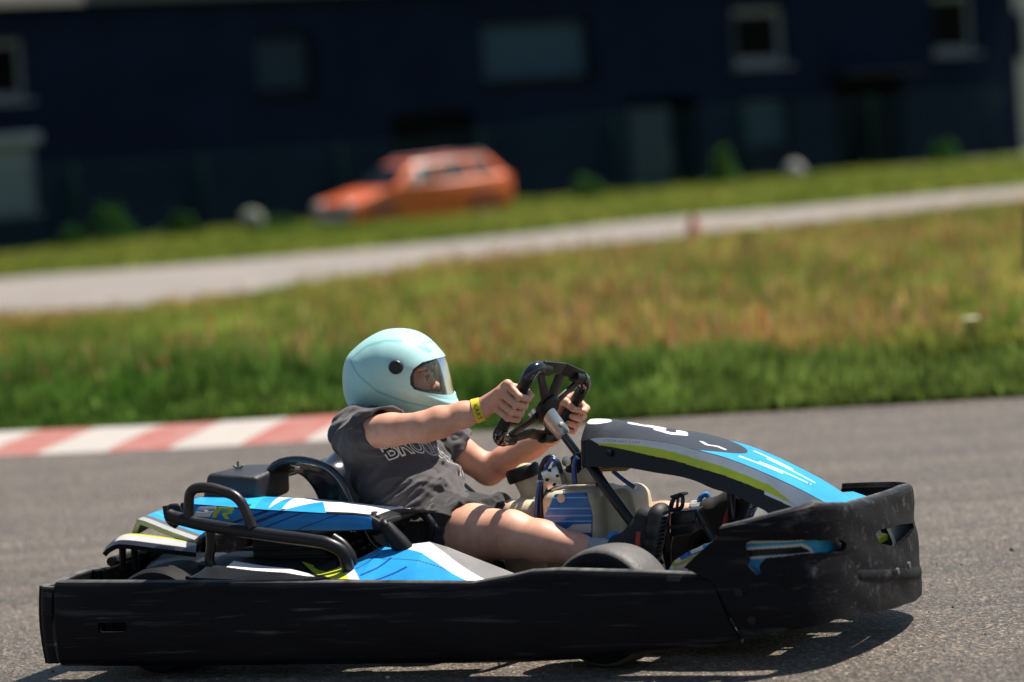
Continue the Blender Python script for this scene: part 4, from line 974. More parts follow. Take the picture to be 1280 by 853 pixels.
# --- rear bodywork: a lower lime and white wing and a raised blue deck
def wing_S(near, far_, th=0):
    A = smooth_path(near, 8); B = smooth_path(far_, 8)
    A = np.array([p[:] for p in A]); B = np.array([p[:] for p in B]); t = np.linspace(0, 1, len(A))
    def S(U, V):
        P = np.stack([np.interp(U, t, A[:, k]) for k in range(3)], -1); Q = np.stack([np.interp(U, t, B[:, k]) for k in range(3)], -1)
        return P+(Q-P)*V[..., None]+np.array((0, 0, .008))*np.sin(np.pi*V)[..., None]
    return S
wn = [K(128, 692, -.34), K(136, 685, -.34), K(152, 680.5, -.34), K(200, 686, -.34), K(245, 691, -.34)]
wf = [K(143, 679, -.22), K(152, 672, -.22), K(166, 667, -.22), K(205, 671, -.22), K(246, 680, -.22)]
def wing_col(U, V):
    c = paint(U.shape, (.42, .42, .42)); c[(V > .45+.25*U)] = LIME; c[V > .93] = GREY; c[V < .22] = BLACK; c[U < .34] = BLACK; c[U > .93] = BLACK; return c
grid_sheet('rear_wing', wing_S(wn, wf), 120, 60, M_deck, kart, .012, wing_col)
un = [K(165, 668, -.22), K(166, 663, -.22), K(170, 653, -.22), K(176, 650, -.22), K(212, 664, -.22), K(243, 675, -.22)]
uf = [K(228, 642, .18), K(229, 640, .18), K(231, 637, .18), K(236, 633, .18), K(262, 640, .18), K(290, 650, .18)]
def up_col(U, V):
    c = paint(U.shape, BLUE); c[(V < .10)] = (.33, .34, .33); c[(V > .10) & (V < .17)] = (.10, .10, .10); c[U < .35] = (.30, .31, .30); c[(np.abs((V*3+U*1.2) % .5-.2) < .03) & (V > .2)] = (.06, .5, .85); return c
grid_sheet('rear_deck', wing_S(un, uf), 120, 90, M_deck, kart, .012, up_col)
bm = bmesh.new(); b_lathe(bm, [(.012, 0), (.012, .004), (.006, .008), (0, .006)], K(193, 646, -.06), (0, 0, 1), 12); bm_obj('screw', bm, M_screw, kart)
bm = bmesh.new()
for px in (153, 168): b_tube(bm, [K(px, 684, -.28), K(px+1, 712, -.27)], .009, 8)
b_hull(bm, [K(172, 730, -.30), K(300, 730, -.30), K(300, 720, .1), K(172, 720, .1), K(176, 712, -.30), K(280, 708, -.30), K(290, 690, .1), K(200, 690, .1)], .02)
bm_obj('rear_bracket', bm, M_bpl, kart)

# --- nose: long arched front fairing over the column, side nose pieces behind the bumper
cpx = [(727, 552), (737, 549), (752, 547), (786, 548), (820, 551.5), (846, 556), (872, 563), (902, 571), (930, 581), (961, 594), (999, 611.5), (1034, 630), (1050, 637)]
cw = [.100, .104, .108, .114, .118, .118, .117, .114, .110, .104, .096, .084, .074]
ck = [K(px, py, -w) for (px, py), w in zip(cpx, cw)]; ck = smooth_path([Vector((p.x, w, p.z)) for p, w in zip(ck, cw)], 10); hx = np.array([p.x for p in ck]); cw = np.array([p.y for p in ck]); hk = np.array([p.z for p in ck])
def stab(px, y):
    p = smooth_path([K(a, b_, y) for a, b_ in px], 10); return np.array([q_.x for q_ in p]), np.array([q_.z for q_ in p])
cx_, cz_ = stab([(727, 543), (728.5, 533), (734, 526), (744, 521.5), (769, 522), (786, 525.5), (820, 532), (850, 538.5), (872, 544), (894, 551), (920, 559), (965, 579), (1023, 610), (1063, 634)], .05)
bx_, bz_ = stab([(722, 583), (760, 584), (786, 584.5), (820, 590), (851, 595), (872, 601), (892, 610), (920, 619), (940, 630), (970, 645), (1000, 655), (1045, 656)], -.115)
hx0, hx1 = bx_[0], K(1062, 634, .0).x
def hood_S(U, V):
    x = hx0+(hx1-hx0)*U; w = np.interp(x, hx, cw)*np.where(U < .03, .80+.2*np.sqrt(np.clip(U/.03, 0, 1)), 1); zk = np.interp(x, hx, hk); zc = np.maximum(np.interp(x, cx_, cz_), zk+.004); zb = np.minimum(np.interp(x, bx_, bz_), zk-.01)
    a = np.clip(V/.22, 0, 1); e = np.clip((1-V)/.22, 0, 1); t = np.clip((V-.22)/.56, 0, 1)*2-1
    yt = w*t; zt = zk+(zc-zk)*(1-np.abs(t)**2.3)
    y = np.where(V < .22, -w-.010*(1-a), np.where(V > .78, w+.010*(1-e), yt)); z = np.where(V < .22, zb+(zk-zb)*a, np.where(V > .78, zb+(zk-zb)*e, zt))
    return np.stack([x-.03*sstep(.06, 0, U)*0, y, z], -1)
s_l0, s_l1 = K(748, 555, -.11).x, K(992, 634, -.115).x; s_w1 = K(1037, 638, -.16).x; s_bl = K(928, 570, -.03).x; s_w0 = K(735, 551, -.105).x
def hood_col(U, V):
    P = hood_S(U, V); x, y, z = P[..., 0], P[..., 1], P[..., 2]; c = paint(x.shape, (.006, .008, .013))
    zk = np.interp(x, hx, hk); d = zk-z; top = (V > .22) & (V < .78)
    w = np.interp(x, hx, cw); t = y/w; s = -1
    t2 = np.abs(t)
    c[top & (x < s_bl)] = (.030, .032, .036); blue = top & (x > s_bl-.085*t2**2); c[blue] = BLUE
    c[blue & (np.abs(t2-.45+1.1*(x-s_bl-.05)) < .05) & (x < s_bl+.10) & (x > s_bl+.0)] = (.60, .70, .30)
    c[blue & (np.abs(t2-.25+1.0*(x-s_bl-.08)) < .05) & (x < s_bl+.16) & (x > s_bl+.04)] = (.5, .72, .85)
    c[top & (t2 > .965) & (x > s_bl-.1)] = BLACK
    side = ~top & (x > s_w0)
    wh = (.0145+.0085*sstep(s_w0+.05, s_w0+.38, x))*sstep(s_w0, s_w0+.03, x); endw = np.clip((x-s_l1)/.03, 0, 1)
    c[side & (d < wh)] = (.66, .67, .69)
    c[side & (d < .05) & (x > s_l1-.07)] = (.66, .67, .69)
    lim = side & (d >= wh) & (d < wh+.0195*sstep(s_l0-.06, s_l0+.16, x)) & (x > s_l0) & (x < s_l1-.055+(d-wh)*2.8); c[lim] = LIME
    n0 = K(787, 528, .02).x
    # number-panel strokes in white on the dark top
    for pts in ([(n0, .055), (n0+.045, .065), (n0+.055, .02), (n0+.012, .012), (n0+.004, .035)], [(n0+.07, .045), (n0+.082, -.005), (n0+.115, -.015), (n0+.135, .01), (n0+.12, .05)]):
        c[top & (seg_dist(x, y, pts) < .0135)] = WHITE
    e = K(893, 560, -.02); c[top & (seg_dist(x, y, [(e.x-.03, e.y), (e.x-.012, e.y-.018), (e.x+.01, e.y-.004), (e.x+.03, e.y-.016)]) < .006)] = WHITE
    c[top & (np.hypot(x-s_w0-.0, y+.02) < .03)] = (.6, .62, .6)
    return c
hood = grid_sheet('front_fairing', hood_S, 560, 260, M_deck, kart, .005, hood_col, edge=30)
bm = bmesh.new()
hp = K(1008, 607, -.02); b_lathe(bm, [(.010, 0), (.010, .004), (.005, .007), (0, .005)], hp, (.4, 0, .9), 12)
hp = K(760, 567, -.125); b_lathe(bm, [(.008, 0), (.008, .003), (.004, .005), (0, .003)], hp, (0, -1, 0), 12); bm_obj('screw', bm, M_bpl, hood)
# short line of small grey print in the white stripe
v, f = text_mesh('SODIKART.COM', .0085); 
p0, p1 = K(754, 550.5, -.121), K(800, 553.5, -.127); d = (p1-p0).normalized(); upv = Vector((0, -.2, 1)).normalized(); wd = max(q_.x for q_ in v)-min(q_.x for q_ in v); sc = (p1-p0).length/wd
mesh_obj('lettering', [(p0+p1)/2+d*(q_.x*sc)+upv*(q_.y)+Vector((0, -.0015, 0)) for q_ in v], f, mat('grey_print', (.25, .25, .27), .5), hood, False)
# nose pieces
npx = [(838, 722), (838, 713), (844, 701), (862, 689), (905, 671), (960, 664)]
nprof = [K(px, py, -.40) for px, py in npx]; npr = np.array([(p.x, p.z) for p in nprof]+[(.88, .25), (.90, .20), (.90, .15)]); nt_ = np.linspace(0, 1, len(npr))
def nose_S(sgn, y0=.415, y1=.20):
    def S(U, V):
        x = np.interp(U, nt_, npr[:, 0]); z = np.interp(U, nt_, npr[:, 1]); y = y0+(y1-y0)*V
        return np.stack([x, sgn*y, z], -1)
    return S
def nose_col(U, V):
    c = paint(U.shape, (.74, .74, .74)); u = U+.02*np.sin(V*5)
    c[(u > .205) & (u < .265)] = LIME; c[(u > .305) & (u < .385)] = DBLUE; c[(u > .315) & (u < .37) & (V < .5)] = (.016, .17, .50); c[(u > .43) & (u < .49)] = BLUE; c[(u > .60) & (u < .74)] = BLUE; c[(u > .74) & (u < .78)] = LIME
    return c
grid_sheet('nose_panel', nose_S(-1), 140, 60, M_deck, kart, .008, nose_col, edge=40); grid_sheet('nose_panel', nose_S(1, .28, .12), 60, 30, M_deck, kart, .008, nose_col, edge=40)
# coloured panel set just behind the flank opening of the bumper
fi_u = .47/FL
def fi_S(U, V):
    P = fb_S(U*fi_u+.06/FL, V*.55+.32); s_ = (U*fi_u*FL+.06); nx = sstep(.15, .4, s_); P[..., 0] -= .030*nx+.004; P[..., 1] += .026; return P
_u2, _v2 = np.meshgrid(np.linspace(0, 1, 300), np.linspace(0, 1, 100), indexing='ij'); _q = kart_px(fi_S(_u2, _v2))
def on_insert(poly):
    out = []
    for a, b_ in poly:
        k = np.argmin((_q[0]-a)**2+(_q[1]-b_)**2); out.append((_u2.ravel()[k], _v2.ravel()[k]))
    return out
fi_a = on_insert([(925, 688), (928, 672), (1062, 668), (1060, 694), (1018, 694), (1012, 686), (1004, 682), (940, 686)])
fi_w = [on_insert(p) for p in ([(930, 677), (1000, 675), (1046, 676), (1056, 682)], [(930, 686.5), (1002, 681.5), (1012, 686), (1018, 694)], [(936, 698), (1002, 693), (1018, 693)])]
fi_t = on_insert([(930, 699), (958, 697), (962, 725), (940, 725)])
def fi_col(U, V):
    c = paint(U.shape, BLACK); c[inpoly(U, V, fi_a)] = (.04, .40, .76); c[inpoly(U, V, fi_t)] = (.06, .36, .68)
    for p in fi_w: c[seg_dist(U*.47, V*.15, [(a*.47, b_*.15) for a, b_ in p]) < .0032] = WHITE
    return c
grid_sheet('flank_insert', fi_S, 300, 100, M_deck, kart, .004, fi_col, edge=60)
bm = bmesh.new(); b_hull(bm, [(.85, -.25, .225), (.905, -.25, .215), (.905, .05, .215), (.85, .05, .225), (.82, -.25, .275), (.885, -.25, .265), (.885, .05, .27), (.82, .05, .28)], .012); ncp = bm_obj('nose_cone', bm, mat('white_nose_film', (.74, .74, .74), .3, coat=.3), kart)
bm = bmesh.new(); b_hull(bm, [(.862, -.255, .218), (.908, -.255, .210), (.908, .055, .210), (.862, .055, .218), (.86, -.255, .232), (.909, -.255, .224), (.909, .055, .226), (.86, .055, .234)], .003); bm_obj('band', bm, mat('lime_film', LIME, .3), ncp)
# --- seat: glossy black bucket shell
spth = np.array([p[:] for p in smooth_path([(.02, 0, .15), (-.08, 0, .105), (-.20, 0, .085), (-.31, 0, .10), (-.40, 0, .16), (-.45, 0, .24), (-.485, 0, .31), (-.515, 0, .385), (-.545, 0, .422), (-.585, 0, .425)], 8)]); st_ = np.linspace(0, 1, len(spth))
def seat_S(U, V):
    x = np.interp(U, st_, spth[:, 0]); z = np.interp(U, st_, spth[:, 2]); dx = np.interp(U, st_, np.gradient(spth[:, 0])); dz = np.interp(U, st_, np.gradient(spth[:, 2])); L = np.hypot(dx, dz)
    v = V*2-1; nxx, nzz = -dz/L*-1, dx/L*-1                # towards the sitter
    w = .175+.02*np.sin(np.pi*U); lift = .15*np.abs(v)**3.2*(.25+.75*sstep(0, .25, U))*(1-.97*sstep(.72, 1, U)); flare = .02*sstep(.85, 1, np.abs(v))
    return np.stack([x+nxx*lift, v*w*1.0+np.sign(v)*flare, z+nzz*lift], -1)
seat = grid_sheet('seat', seat_S, 120, 80, M_gloss, kart, .006, edge=60)
E0 = seat_S(np.linspace(0, 1, 60), np.zeros(60)); E1 = seat_S(np.ones(30), np.linspace(0, 1, 30)); E2 = seat_S(np.linspace(1, 0, 60), np.ones(60))
bm = bmesh.new(); b_tube(bm, [Vector(p) for p in np.concatenate([E0, E1[1:-1], E2])], .009, 10); bm_obj('seat_edge', bm, M_gloss, seat)
bm = bmesh.new()
for sg in (-1, 1): b_tube(bm, [(-.48, sg*.17, .30), (-.56, sg*.24, .10)], .010, 8); b_tube(bm, [(-.42, sg*.19, .36), (-.70, sg*.24, .12)], .010, 8)
bm_obj('seat_stay', bm, M_steel, kart)

# --- fuel tank between the driver's knees
G = Field((-.12, -.16, .03), (.36, .20, .46), .005)
ta, tb_, tc_ = K(682, 660, -.10), K(745, 660, -.10), K(795, 640, .02)
G.rbox(((ta.x+tb_.x)/2, -.01, .21), ((tb_.x-ta.x)/2+.01, .095, .155), .028, .012); G.rbox((K(665, 655, .05).x, .05, .20), (.055, .085, .135), .035, .02)
G.rbox((K(775, 640, .03).x, .045, .21), (.07, .09, .145), .035, .015, Matrix.Rotation(R(-8), 4, 'Y')); G.cone(K(668, 612, .08), K(658, 596, .08), .036, .034, .012)
G.rbox((K(728, 592, .0).x, .0, K(728, 592, 0).z-.005), (.045, .03, .02), .01, .006)
for px in (668, 750): G.cone((K(px, 640, -.10).x, -.115, .34), (K(px, 690, -.10).x-.01, -.115, .10), .010, .010, .01, True)
v, f = G.mesh(); tank = mesh_obj('fuel_tank', relax(v, f, 3), f, M_tank, kart)
bm = bmesh.new(); cc = K(655, 594, .08); b_lathe(bm, [(0, -.012), (.040, -.012), (.043, -.006), (.043, .016), (.038, .022), (0, .022)], cc, (-.28, 0, .96), 30)
for k in range(30):
    a = k*2*math.pi/30
bm_obj('cap', bm, M_bpl, tank)
ty = min(q_[1] for q_ in v)-.001
stk = [(693, 618), (731, 616), (737, 630), (740, 645), (740, 690), (674, 690), (678, 650)]
bm = bmesh.new(); b_prism(bm, [K(px, py, ty) for px, py in stk], (0, 1, 0), .012, .003); stc = bm_obj('sticker', bm, mat('blue_sticker', (.013, .10, .36), .3, var=.25, scale=18, coat=.4), tank)
bm = bmesh.new()
for py, x0, x1 in ((622.5, 690, 734), (636, 683, 738), (645, 680.5, 739.5), (652, 678.5, 739.5)): b_prism(bm, [K(x0, py-.8, ty-.0012), K(x1, py-1.2, ty-.0012), K(x1, py+.6, ty-.0012), K(x0, py+1.0, ty-.0012)], (0, 1, 0), .003, 0)
bm_obj('stripe', bm, mat('light_blue_print', (.10, .42, .75), .35), stc)
bm = bmesh.new(); b_prism(bm, [K(px, py, ty-.0012) for px, py in ((706, 663), (716, 656), (739, 655), (739, 666), (700, 667))], (0, 1, 0), .003, 0); bm_obj('stripe', bm, mat('pink_white_print', (.62, .5, .45), .4), stc)
bm = bmesh.new(); b_lathe(bm, [(.0105, 0), (.0105, .004), (0, .004)], K(702, 623, ty), (0, -1, 0), 20); bm_obj('plug', bm, M_tank, tank)
# --- steering wheel, hub, column, brackets
HUBp = K(679, 510, 0); COLp = K(724, 570, 0); cdir = (COLp-HUBp).normalized()
bm = bmesh.new(); b_tube(bm, [HUBp+cdir*.04, COLp, COLp+cdir*.33], .0105, 14); bm_obj('steering_column', bm, M_gloss, kart)
corn = [K(615, 547, -.135), K(672, 462, -.15), K(729, 471, .135), K(702, 549, .135)]
WC = sum(corn, Vector())/4; e1 = ((corn[2]-corn[1])+(corn[3]-corn[0])).normalized(); e2 = ((corn[1]-corn[0])+(corn[2]-corn[3])); e2 = (e2-e1*e2.dot(e1)).normalized(); wn_ = e1.cross(e2)
if wn_.x < 0: wn_ = -wn_
corn = [WC+e1*(q_-WC).dot(e1)+e2*(q_-WC).dot(e2) for q_ in corn]
sw = empty('steering_wheel', (0, 0, 0)); sw.parent = kart
M_grip = mat('rubber_grip', (.010, .010, .011), .40, var=.3, scale=40, bump=.3, bscale=300, spec=.35)
M_anod = mat('black_anodised', (.020, .018, .017), .38, .5, var=.3)
for a, b_ in ((0, 1), (3, 2)):
    A, B_ = corn[a], corn[b_]; inn = (corn[3-a]-corn[a]).normalized() if a == 0 else (corn[0]-corn[3]).normalized()
    i2 = (corn[2]-corn[1]).normalized() if b_ == 1 else (corn[1]-corn[2]).normalized()
    pth = round_path([A+inn*.075, A, B_, B_+i2*.075], .05, 8)
    bm = bmesh.new(); b_tube(bm, pth, .0148, 16); bm_obj('grip', bm, M_grip, sw)
    for pt, iv, up in ((A, inn, (B_-A).normalized()), (B_, i2, (A-B_).normalized())):
        cv = round_path([pt+iv*.070, pt, pt+up*.070], .05, 8); bm = bmesh.new(); b_tube(bm, cv[1:-1], .0165, 16); bm_obj('corner_grip', bm, M_gloss, sw)
hubc = WC+wn_*.012
def bar(p, q_, w0, w1, th=.007):
    d = (q_-p).normalized(); s_ = d.cross(wn_).normalized(); b_prism(bm, [v_-wn_*th/2 for v_ in (p+s_*w0, p-s_*w0, q_-s_*w1, q_+s_*w1)], wn_, th, .002)
bm = bmesh.new(); top = lambda t: corn[1].lerp(corn[2], t); bot = lambda t: corn[0].lerp(corn[3], t)
bar(top(.13)+e2*.006, top(.5)+e2*.012, .014, .016); bar(top(.5)+e2*.012+wn_*.0003, top(.87)+e2*.006+wn_*.0003, .016, .014)
bar(bot(.12), bot(.5)+e2*.014, .015, .013); bar(bot(.5)+e2*.014+wn_*.0003, bot(.88)+wn_*.0003, .013, .015)
for t, w in ((.12, .009), (.5, .017), (.88, .009)): bar(hubc+wn_*.001*t, top(t)-e2*.004+wn_*.001*t, w+.006, w)
for t in (.16, .84): bar(hubc-wn_*.001*t, bot(t)+e2*.006-wn_*.001*t, .014, .010)
b_lathe(bm, [(0, -.010), (.036, -.010), (.038, .004), (.032, .010), (0, .010)], hubc, wn_, 28); bm_obj('spoke_frame', bm, M_anod, sw)
bm = bmesh.new(); b_lathe(bm, [(0, .004), (.039, .004), (.039, .014), (.026, .021), (.021, .028), (.0195, .092), (.015, .098), (0, .098)], HUBp-cdir*.012, cdir, 30); bm_obj('hub', bm, M_alu, sw)
bm = bmesh.new()
a_, b2 = frame_of(cdir)
for k in range(3):
    an = k*2.094+.5; b_lathe(bm, [(.0055, 0), (.0055, .007), (0, .008)], HUBp+cdir*.004+(a_*math.cos(an)+b2*math.sin(an))*.025, cdir, 8)
b_lathe(bm, [(.006, 0), (.006, .010), (0, .011)], HUBp+cdir*.062+Vector((.010, -.012, .006)), (.6, -.6, .5), 8); bm_obj('bolt', bm, M_screw, sw)
bm = bmesh.new(); p = K(693, 597, -.05); b_box(bm, p, (.044, .04, .048), .004, Matrix.Rotation(R(-18), 3, 'Y')); b_lathe(bm, [(0, 0), (.009, 0), (.009, .008), (0, .008)], p+Vector((.004, 0, .024)), (.3, 0, 1), 14); blk = bm_obj('brake_cylinder', bm, M_alu, kart)
bm = bmesh.new()
for q_ in ((687, 588), (697, 595), (693, 606), (684, 600)): b_lathe(bm, [(.004, 0), (.004, .003), (0, .003)], K(*q_, -.0705), (0, -1, 0), 10)
bm_obj('bolt', bm, M_bpl, blk)
bm = bmesh.new(); b_hull(bm, [K(704, 594, -.03), K(727, 596, -.03), K(727, 596, .04), K(704, 594, .04), K(712, 572, -.03), K(727, 562, -.03), K(727, 562, .04), K(712, 572, .04)], .008); b_lathe(bm, [(.012, 0), (.012, .006), (.006, .008), (0, .006)], K(709, 577, -.032), (0, -1, 0), 14); bm_obj('column_bracket', bm, M_bpl, kart)
bm = bmesh.new(); b_lathe(bm, [(.011, 0), (.011, .004), (.005, .005), (.005, .002), (0, .002)], K(709, 577, -.038), (0, -1, 0), 14); bm_obj('bolt', bm, M_alu, kart)
bm = bmesh.new(); b_tube(bm, [K(733, 574, -.06), K(760, 614, -.125), K(794, 659, -.125), K(812, 690, -.12)], .0125, 12); bm_obj('column_support', bm, M_steel, kart)
for nm, pts, r, m_ in (('hose', ((677, 650), (676, 612), (676, 590), (681, 576), (689, 571.5), (697, 578), (700, 586)), .0068, M_hose), ('hose', ((688, 606), (682, 625), (680, 650)), .0068, M_hose), ('hose', ((676, 602), (671.5, 622), (670, 650)), .0052, M_bhose), ('hose', ((679, 600), (682, 586), (689, 574.5), (694, 577), (694, 585)), .0052, M_bhose),
                      ('hose', ((719, 605), (717.5, 588), (719, 576), (722, 572)), .0065, M_bhose), ('hose', ((766, 589), (778, 599), (794, 610)), .005, M_bhose)):
    bm = bmesh.new(); b_tube(bm, smooth_path([K(*q_, -.062 if nm == 'hose' and m_ is M_bhose and pts[0][0] < 700 else (-.055 if pts[0][0] < 700 else -.05)) for q_ in pts for px in (1,)], 6), r, 10); bm_obj(nm, bm, m_, kart)
bm = bmesh.new(); b_lathe(bm, [(.009, -.003), (.0105, -.003), (.0105, .003), (.009, .003)], K(676, 602, -.055), (0, .1, 1), 12, True); bm_obj('cable_tie', bm, mat('white_tie', (.5, .5, .5), .5), kart)
bm = bmesh.new(); b_hull(bm, [K(752, 590, -.06), K(785, 589, -.06), K(790, 586, .06), K(757, 587, .06), K(750, 583, -.06), K(786, 583, -.06), K(790, 580, .06), K(756, 580, .06)], .006); bm_obj('panel_stay', bm, mat('ochre_plate', (.42, .27, .09), .5, var=.4), kart)
# pedals: slotted plate on a bent arm, and a bracket
bm = bmesh.new()
PY0 = -.10
b_tube(bm, round_path([K(836, 690, PY0), K(834, 645, PY0), K(842, 622, PY0), K(854, 618, PY0), K(853, 636, PY0), K(838, 638, PY0)], .012, 4), .005, 8)
for a, b_ in (((843, 623), (839, 637)), ((848, 620), (846, 637))): b_tube(bm, [K(*a, PY0), K(*b_, PY0)], .0035, 6)
b_box(bm, K(849, 619, PY0+.02), (.022, .07, .006), .002); bm_obj('brake_pedal', bm, M_steel, kart)
bm = bmesh.new()
b_hull(bm, [K(838, 672, -.14), K(866, 668, -.14), K(880, 660, .02), K(850, 664, .02), K(838, 641, -.14), K(872, 637, -.14), K(880, 632, .02), K(850, 636, .02)], .006); b_tube(bm, [K(872, 640, -.145), K(892, 676, -.145)], .008, 8); b_tube(bm, [K(838, 660, -.15), K(884, 655, -.15)], .004, 8); bm_obj('pedal_box', bm, M_steel, kart)
bm = bmesh.new(); b_tube(bm, [K(838, 659, -.156), K(874, 655, -.156)], .0035, 8); bm_obj('pedal_rod', bm, M_rust, kart)
bm = bmesh.new(); b_tube(bm, round_path([K(912, 690, .12), K(914, 640, .12), K(922, 622, .12)], .02, 4), .006, 8); b_box(bm, K(918, 630, .12), (.012, .08, .07), .004); bm_obj('throttle_pedal', bm, M_steel, kart)
# ================================================================== the driver (built in kart coordinates, seated in the seat shell)
BASE = Vector((-.30, 0, .10))
cY, sY = math.cos(-YAW), math.sin(-YAW)
person = empty('person', (KX+BASE.x*cY-BASE.y*sY, KY+BASE.x*sY+BASE.y*cY, BASE.z), -YAW)
tag(person, 'driver in a mint green full face helmet and grey t-shirt seated in the go-kart', 'person')
def pobj(name, V, F, m, parent=None, **kw):
    o = mesh_obj(name, np.asarray(V)-np.array(BASE) if parent is None else np.asarray(V), F, m, parent or person, **kw); return o
def skin_material():
    m, nt, b = new_mat('skin'); n = noise_node(nt, 26, 6, .65); n3 = noise_node(nt, 7, 3, .5)
    r1 = ramp(nt, n.outputs[0], [(.3, (.56, .285, .19)), (.7, (.70, .40, .285))]); r3 = ramp(nt, n3.outputs[0], [(.35, (.94, .80, .77)), (.65, (1.04, 1.03, 1.0))])
    mx = N(nt, 'ShaderNodeMix', data_type='RGBA', blend_type='MULTIPLY'); mx.inputs[0].default_value = 1
    nt.links.new(r1.outputs[0], mx.inputs[6]); nt.links.new(r3.outputs[0], mx.inputs[7]); nt.links.new(mx.outputs[2], b.inputs['Base Color'])
    b.inputs['Roughness'].default_value = .52; b.inputs['Subsurface Weight'].default_value = .12; b.inputs['Subsurface Radius'].default_value = (.010, .004, .002); b.inputs['Subsurface Scale'].default_value = 1
    n2 = noise_node(nt, 420, 3, .6); bp = N(nt, 'ShaderNodeBump'); bp.inputs['Strength'].default_value = .25; bp.inputs['Distance'].default_value = .001; nt.links.new(n2.outputs[0], bp.inputs['Height']); nt.links.new(bp.outputs[0], b.inputs['Normal'])
    return m
M_skin = skin_material()
SR, ER, WR = K(450, 541, -.145), K(530, 534, -.205), K(601, 512, -.165)
SL, EL, WL = K(537, 543, .145), K(611, 588, .20), K(690, 544, .165)
HR, KR, AR = K(545, 668, -.08), K(638, 668, -.17), K(757, 695, -.17)
HLp, KL, AL = K(585, 664, .085), K(705, 655, .15), K(880, 643, .15)
CH, BE, PE = K(488, 572, 0), K(520, 620, 0), K(545, 655, 0)
HC = K(497, 463, 0)
hrot = Matrix.Rotation(R(7), 4, 'Z')
def hp_(x, y, z): return HC+hrot @ Vector((x, y, z))
B = Field((-.62, -.30, .08), (.46, .30, .78), .0027)
# trunk, neck, head
B.ell(CH, (.095, .145, .12), .03); B.ell(BE, (.09, .13, .10), .04); B.ell(PE, (.10, .135, .08), .04)
B.cone(CH+Vector((-.02, 0, .06)), hp_(-.02, 0, -.07), .060, .050, .03)
B.ell(hp_(-.012, 0, .0), (.088, .070, .100), .02, hrot); B.ell(hp_(.02, 0, -.055), (.058, .052, .055), .03, hrot)
for sg in (-1, 1):
    B.ell(hp_(.050, sg*.032, -.045), (.030, .026, .030), .02); B.ell(hp_(.066, sg*.028, .002), (.016, .024, .009), .012)
    B.ell(hp_(.086, sg*.030, -.020), (.010, .013, .008), .010, None, True); B.ell(hp_(.070, sg*.031, -.021), (.0135, .015, .0115), .004)
    B.ell(hp_(-.01, sg*.072, -.02), (.02, .012, .03), .008)
B.cone(hp_(.074, 0, -.012), hp_(.094, 0, -.044), .008, .0105, .012); B.ell(hp_(.096, 0, -.046), (.010, .010, .009), .008)
for sg in (-1, 1): B.ell(hp_(.088, sg*.010, -.049), (.009, .008, .007), .006)
B.ell(hp_(.078, 0, -.073), (.010, .021, .006), .006); B.ell(hp_(.076, 0, -.083), (.010, .018, .006), .006); B.ell(hp_(.066, 0, -.103), (.016, .02, .014), .012)
# arms
B.chain([CH+Vector((-.02, -.10, .045)), SR], [.055, .052], .03); B.chain([SR, SR.lerp(ER, .5), ER], [.044, .0385, .0355], .015); B.chain([ER, ER.lerp(WR, .28), ER.lerp(WR, .7), WR], [.0355, .0365, .030, .0235], .015)
B.chain([CH+Vector((-.02, .10, .045)), SL], [.055, .050], .03); B.chain([SL, SL.lerp(EL, .5), EL], [.043, .0395, .036], .015); B.chain([EL, EL.lerp(WL, .28), EL.lerp(WL, .7), WL], [.036, .036, .029, .0225], .015)
# legs
B.chain([HR, HR.lerp(KR, .5), KR], [.078, .068, .057], .03); B.chain([KR, KR.lerp(AR, .33), KR.lerp(AR, .72), AR], [.053, .049, .036, .027], .015)
B.ell(KR+Vector((.0, -.004, .022)), (.034, .034, .026), .02)
B.chain([HLp, HLp.lerp(KL, .5), KL], [.075, .062, .052], .03); B.chain([KL, KL.lerp(AL, .33), KL.lerp(AL, .72), AL], [.050, .046, .035, .027], .02)
B.cone(AR, K(800, 697, -.17), .028, .026, .01); B.cone(AL, K(905, 645, .15), .027, .025, .01)
# hands closed on the rim
def hand(c, d, o, f, W, sc=1.):
    P = lambda a, b_, e: c+(d*a+o*b_+f*e)*sc
    offs = (.0315, .0105, -.0105, -.0290); rad = (.0088, .0092, .0088, .0076); ln = (1.0, 1.08, 1.02, .86); mc = []
    for i, (a, r, l) in enumerate(zip(offs, rad, ln)):
        M = P(a*1.12+.004, .034-.004*abs(i-1), -.024-.003*i); mc.append(M)
        Pp = P(a*1.02, .0285+.001*l, .017*l+.002); D = P(a*.98, .004, .0285+.001*l); T = P(a*.95, -.017, .018)
        B.cone(M, Pp, r*1.12, r*1.02, .003); B.cone(Pp, D, r*1.02, r*.92, .002); B.cone(D, T, r*.92, r*.8, .002)
        B.ell(M+o*.002, (r*1.15,)*3, .006); B.ell(Pp+o*.001, (r*1.08,)*3, .003)
    pal = P(.0, .012, -.036)
    for i, M in enumerate(mc):
        w = W+(d*(.010-.007*i)+o*(.004))*sc; B.cone(w, M, .0165, .0105*(1-.05*i), .008)
    B.cone(W, pal, .021, .017, .012); B.cone(P(.026, .016, -.034), P(-.022, .016, -.036), .0145, .0135, .010)
    t0, t1, t2, t3 = W.lerp(pal, .45)+d*.008-o*.006, P(.022, -.012, -.034), P(.034, -.026, -.010), P(.031, -.026, .016)
    B.cone(t0, t1, .0165, .0135, .008); B.cone(t1, t2, .0120, .0102, .003); B.cone(t2, t3, .0102, .0082, .002); B.ell(t2, (.0108,)*3, .003)
d = e2
hcR = corn[0].lerp(corn[1], .50); hcL = corn[3].lerp(corn[2], .36)
dR = (corn[1]-corn[0]).normalized(); dL = (corn[2]-corn[3]).normalized()
hand(hcR, dR, (-e1+dR*e1.dot(dR)).normalized(), wn_, WR); hand(hcL, dL, (e1-dL*e1.dot(dL)).normalized(), wn_, WL)
V, F = B.mesh(); V = relax(V, F, 2, .45); pobj('body', V, F, M_skin); del B

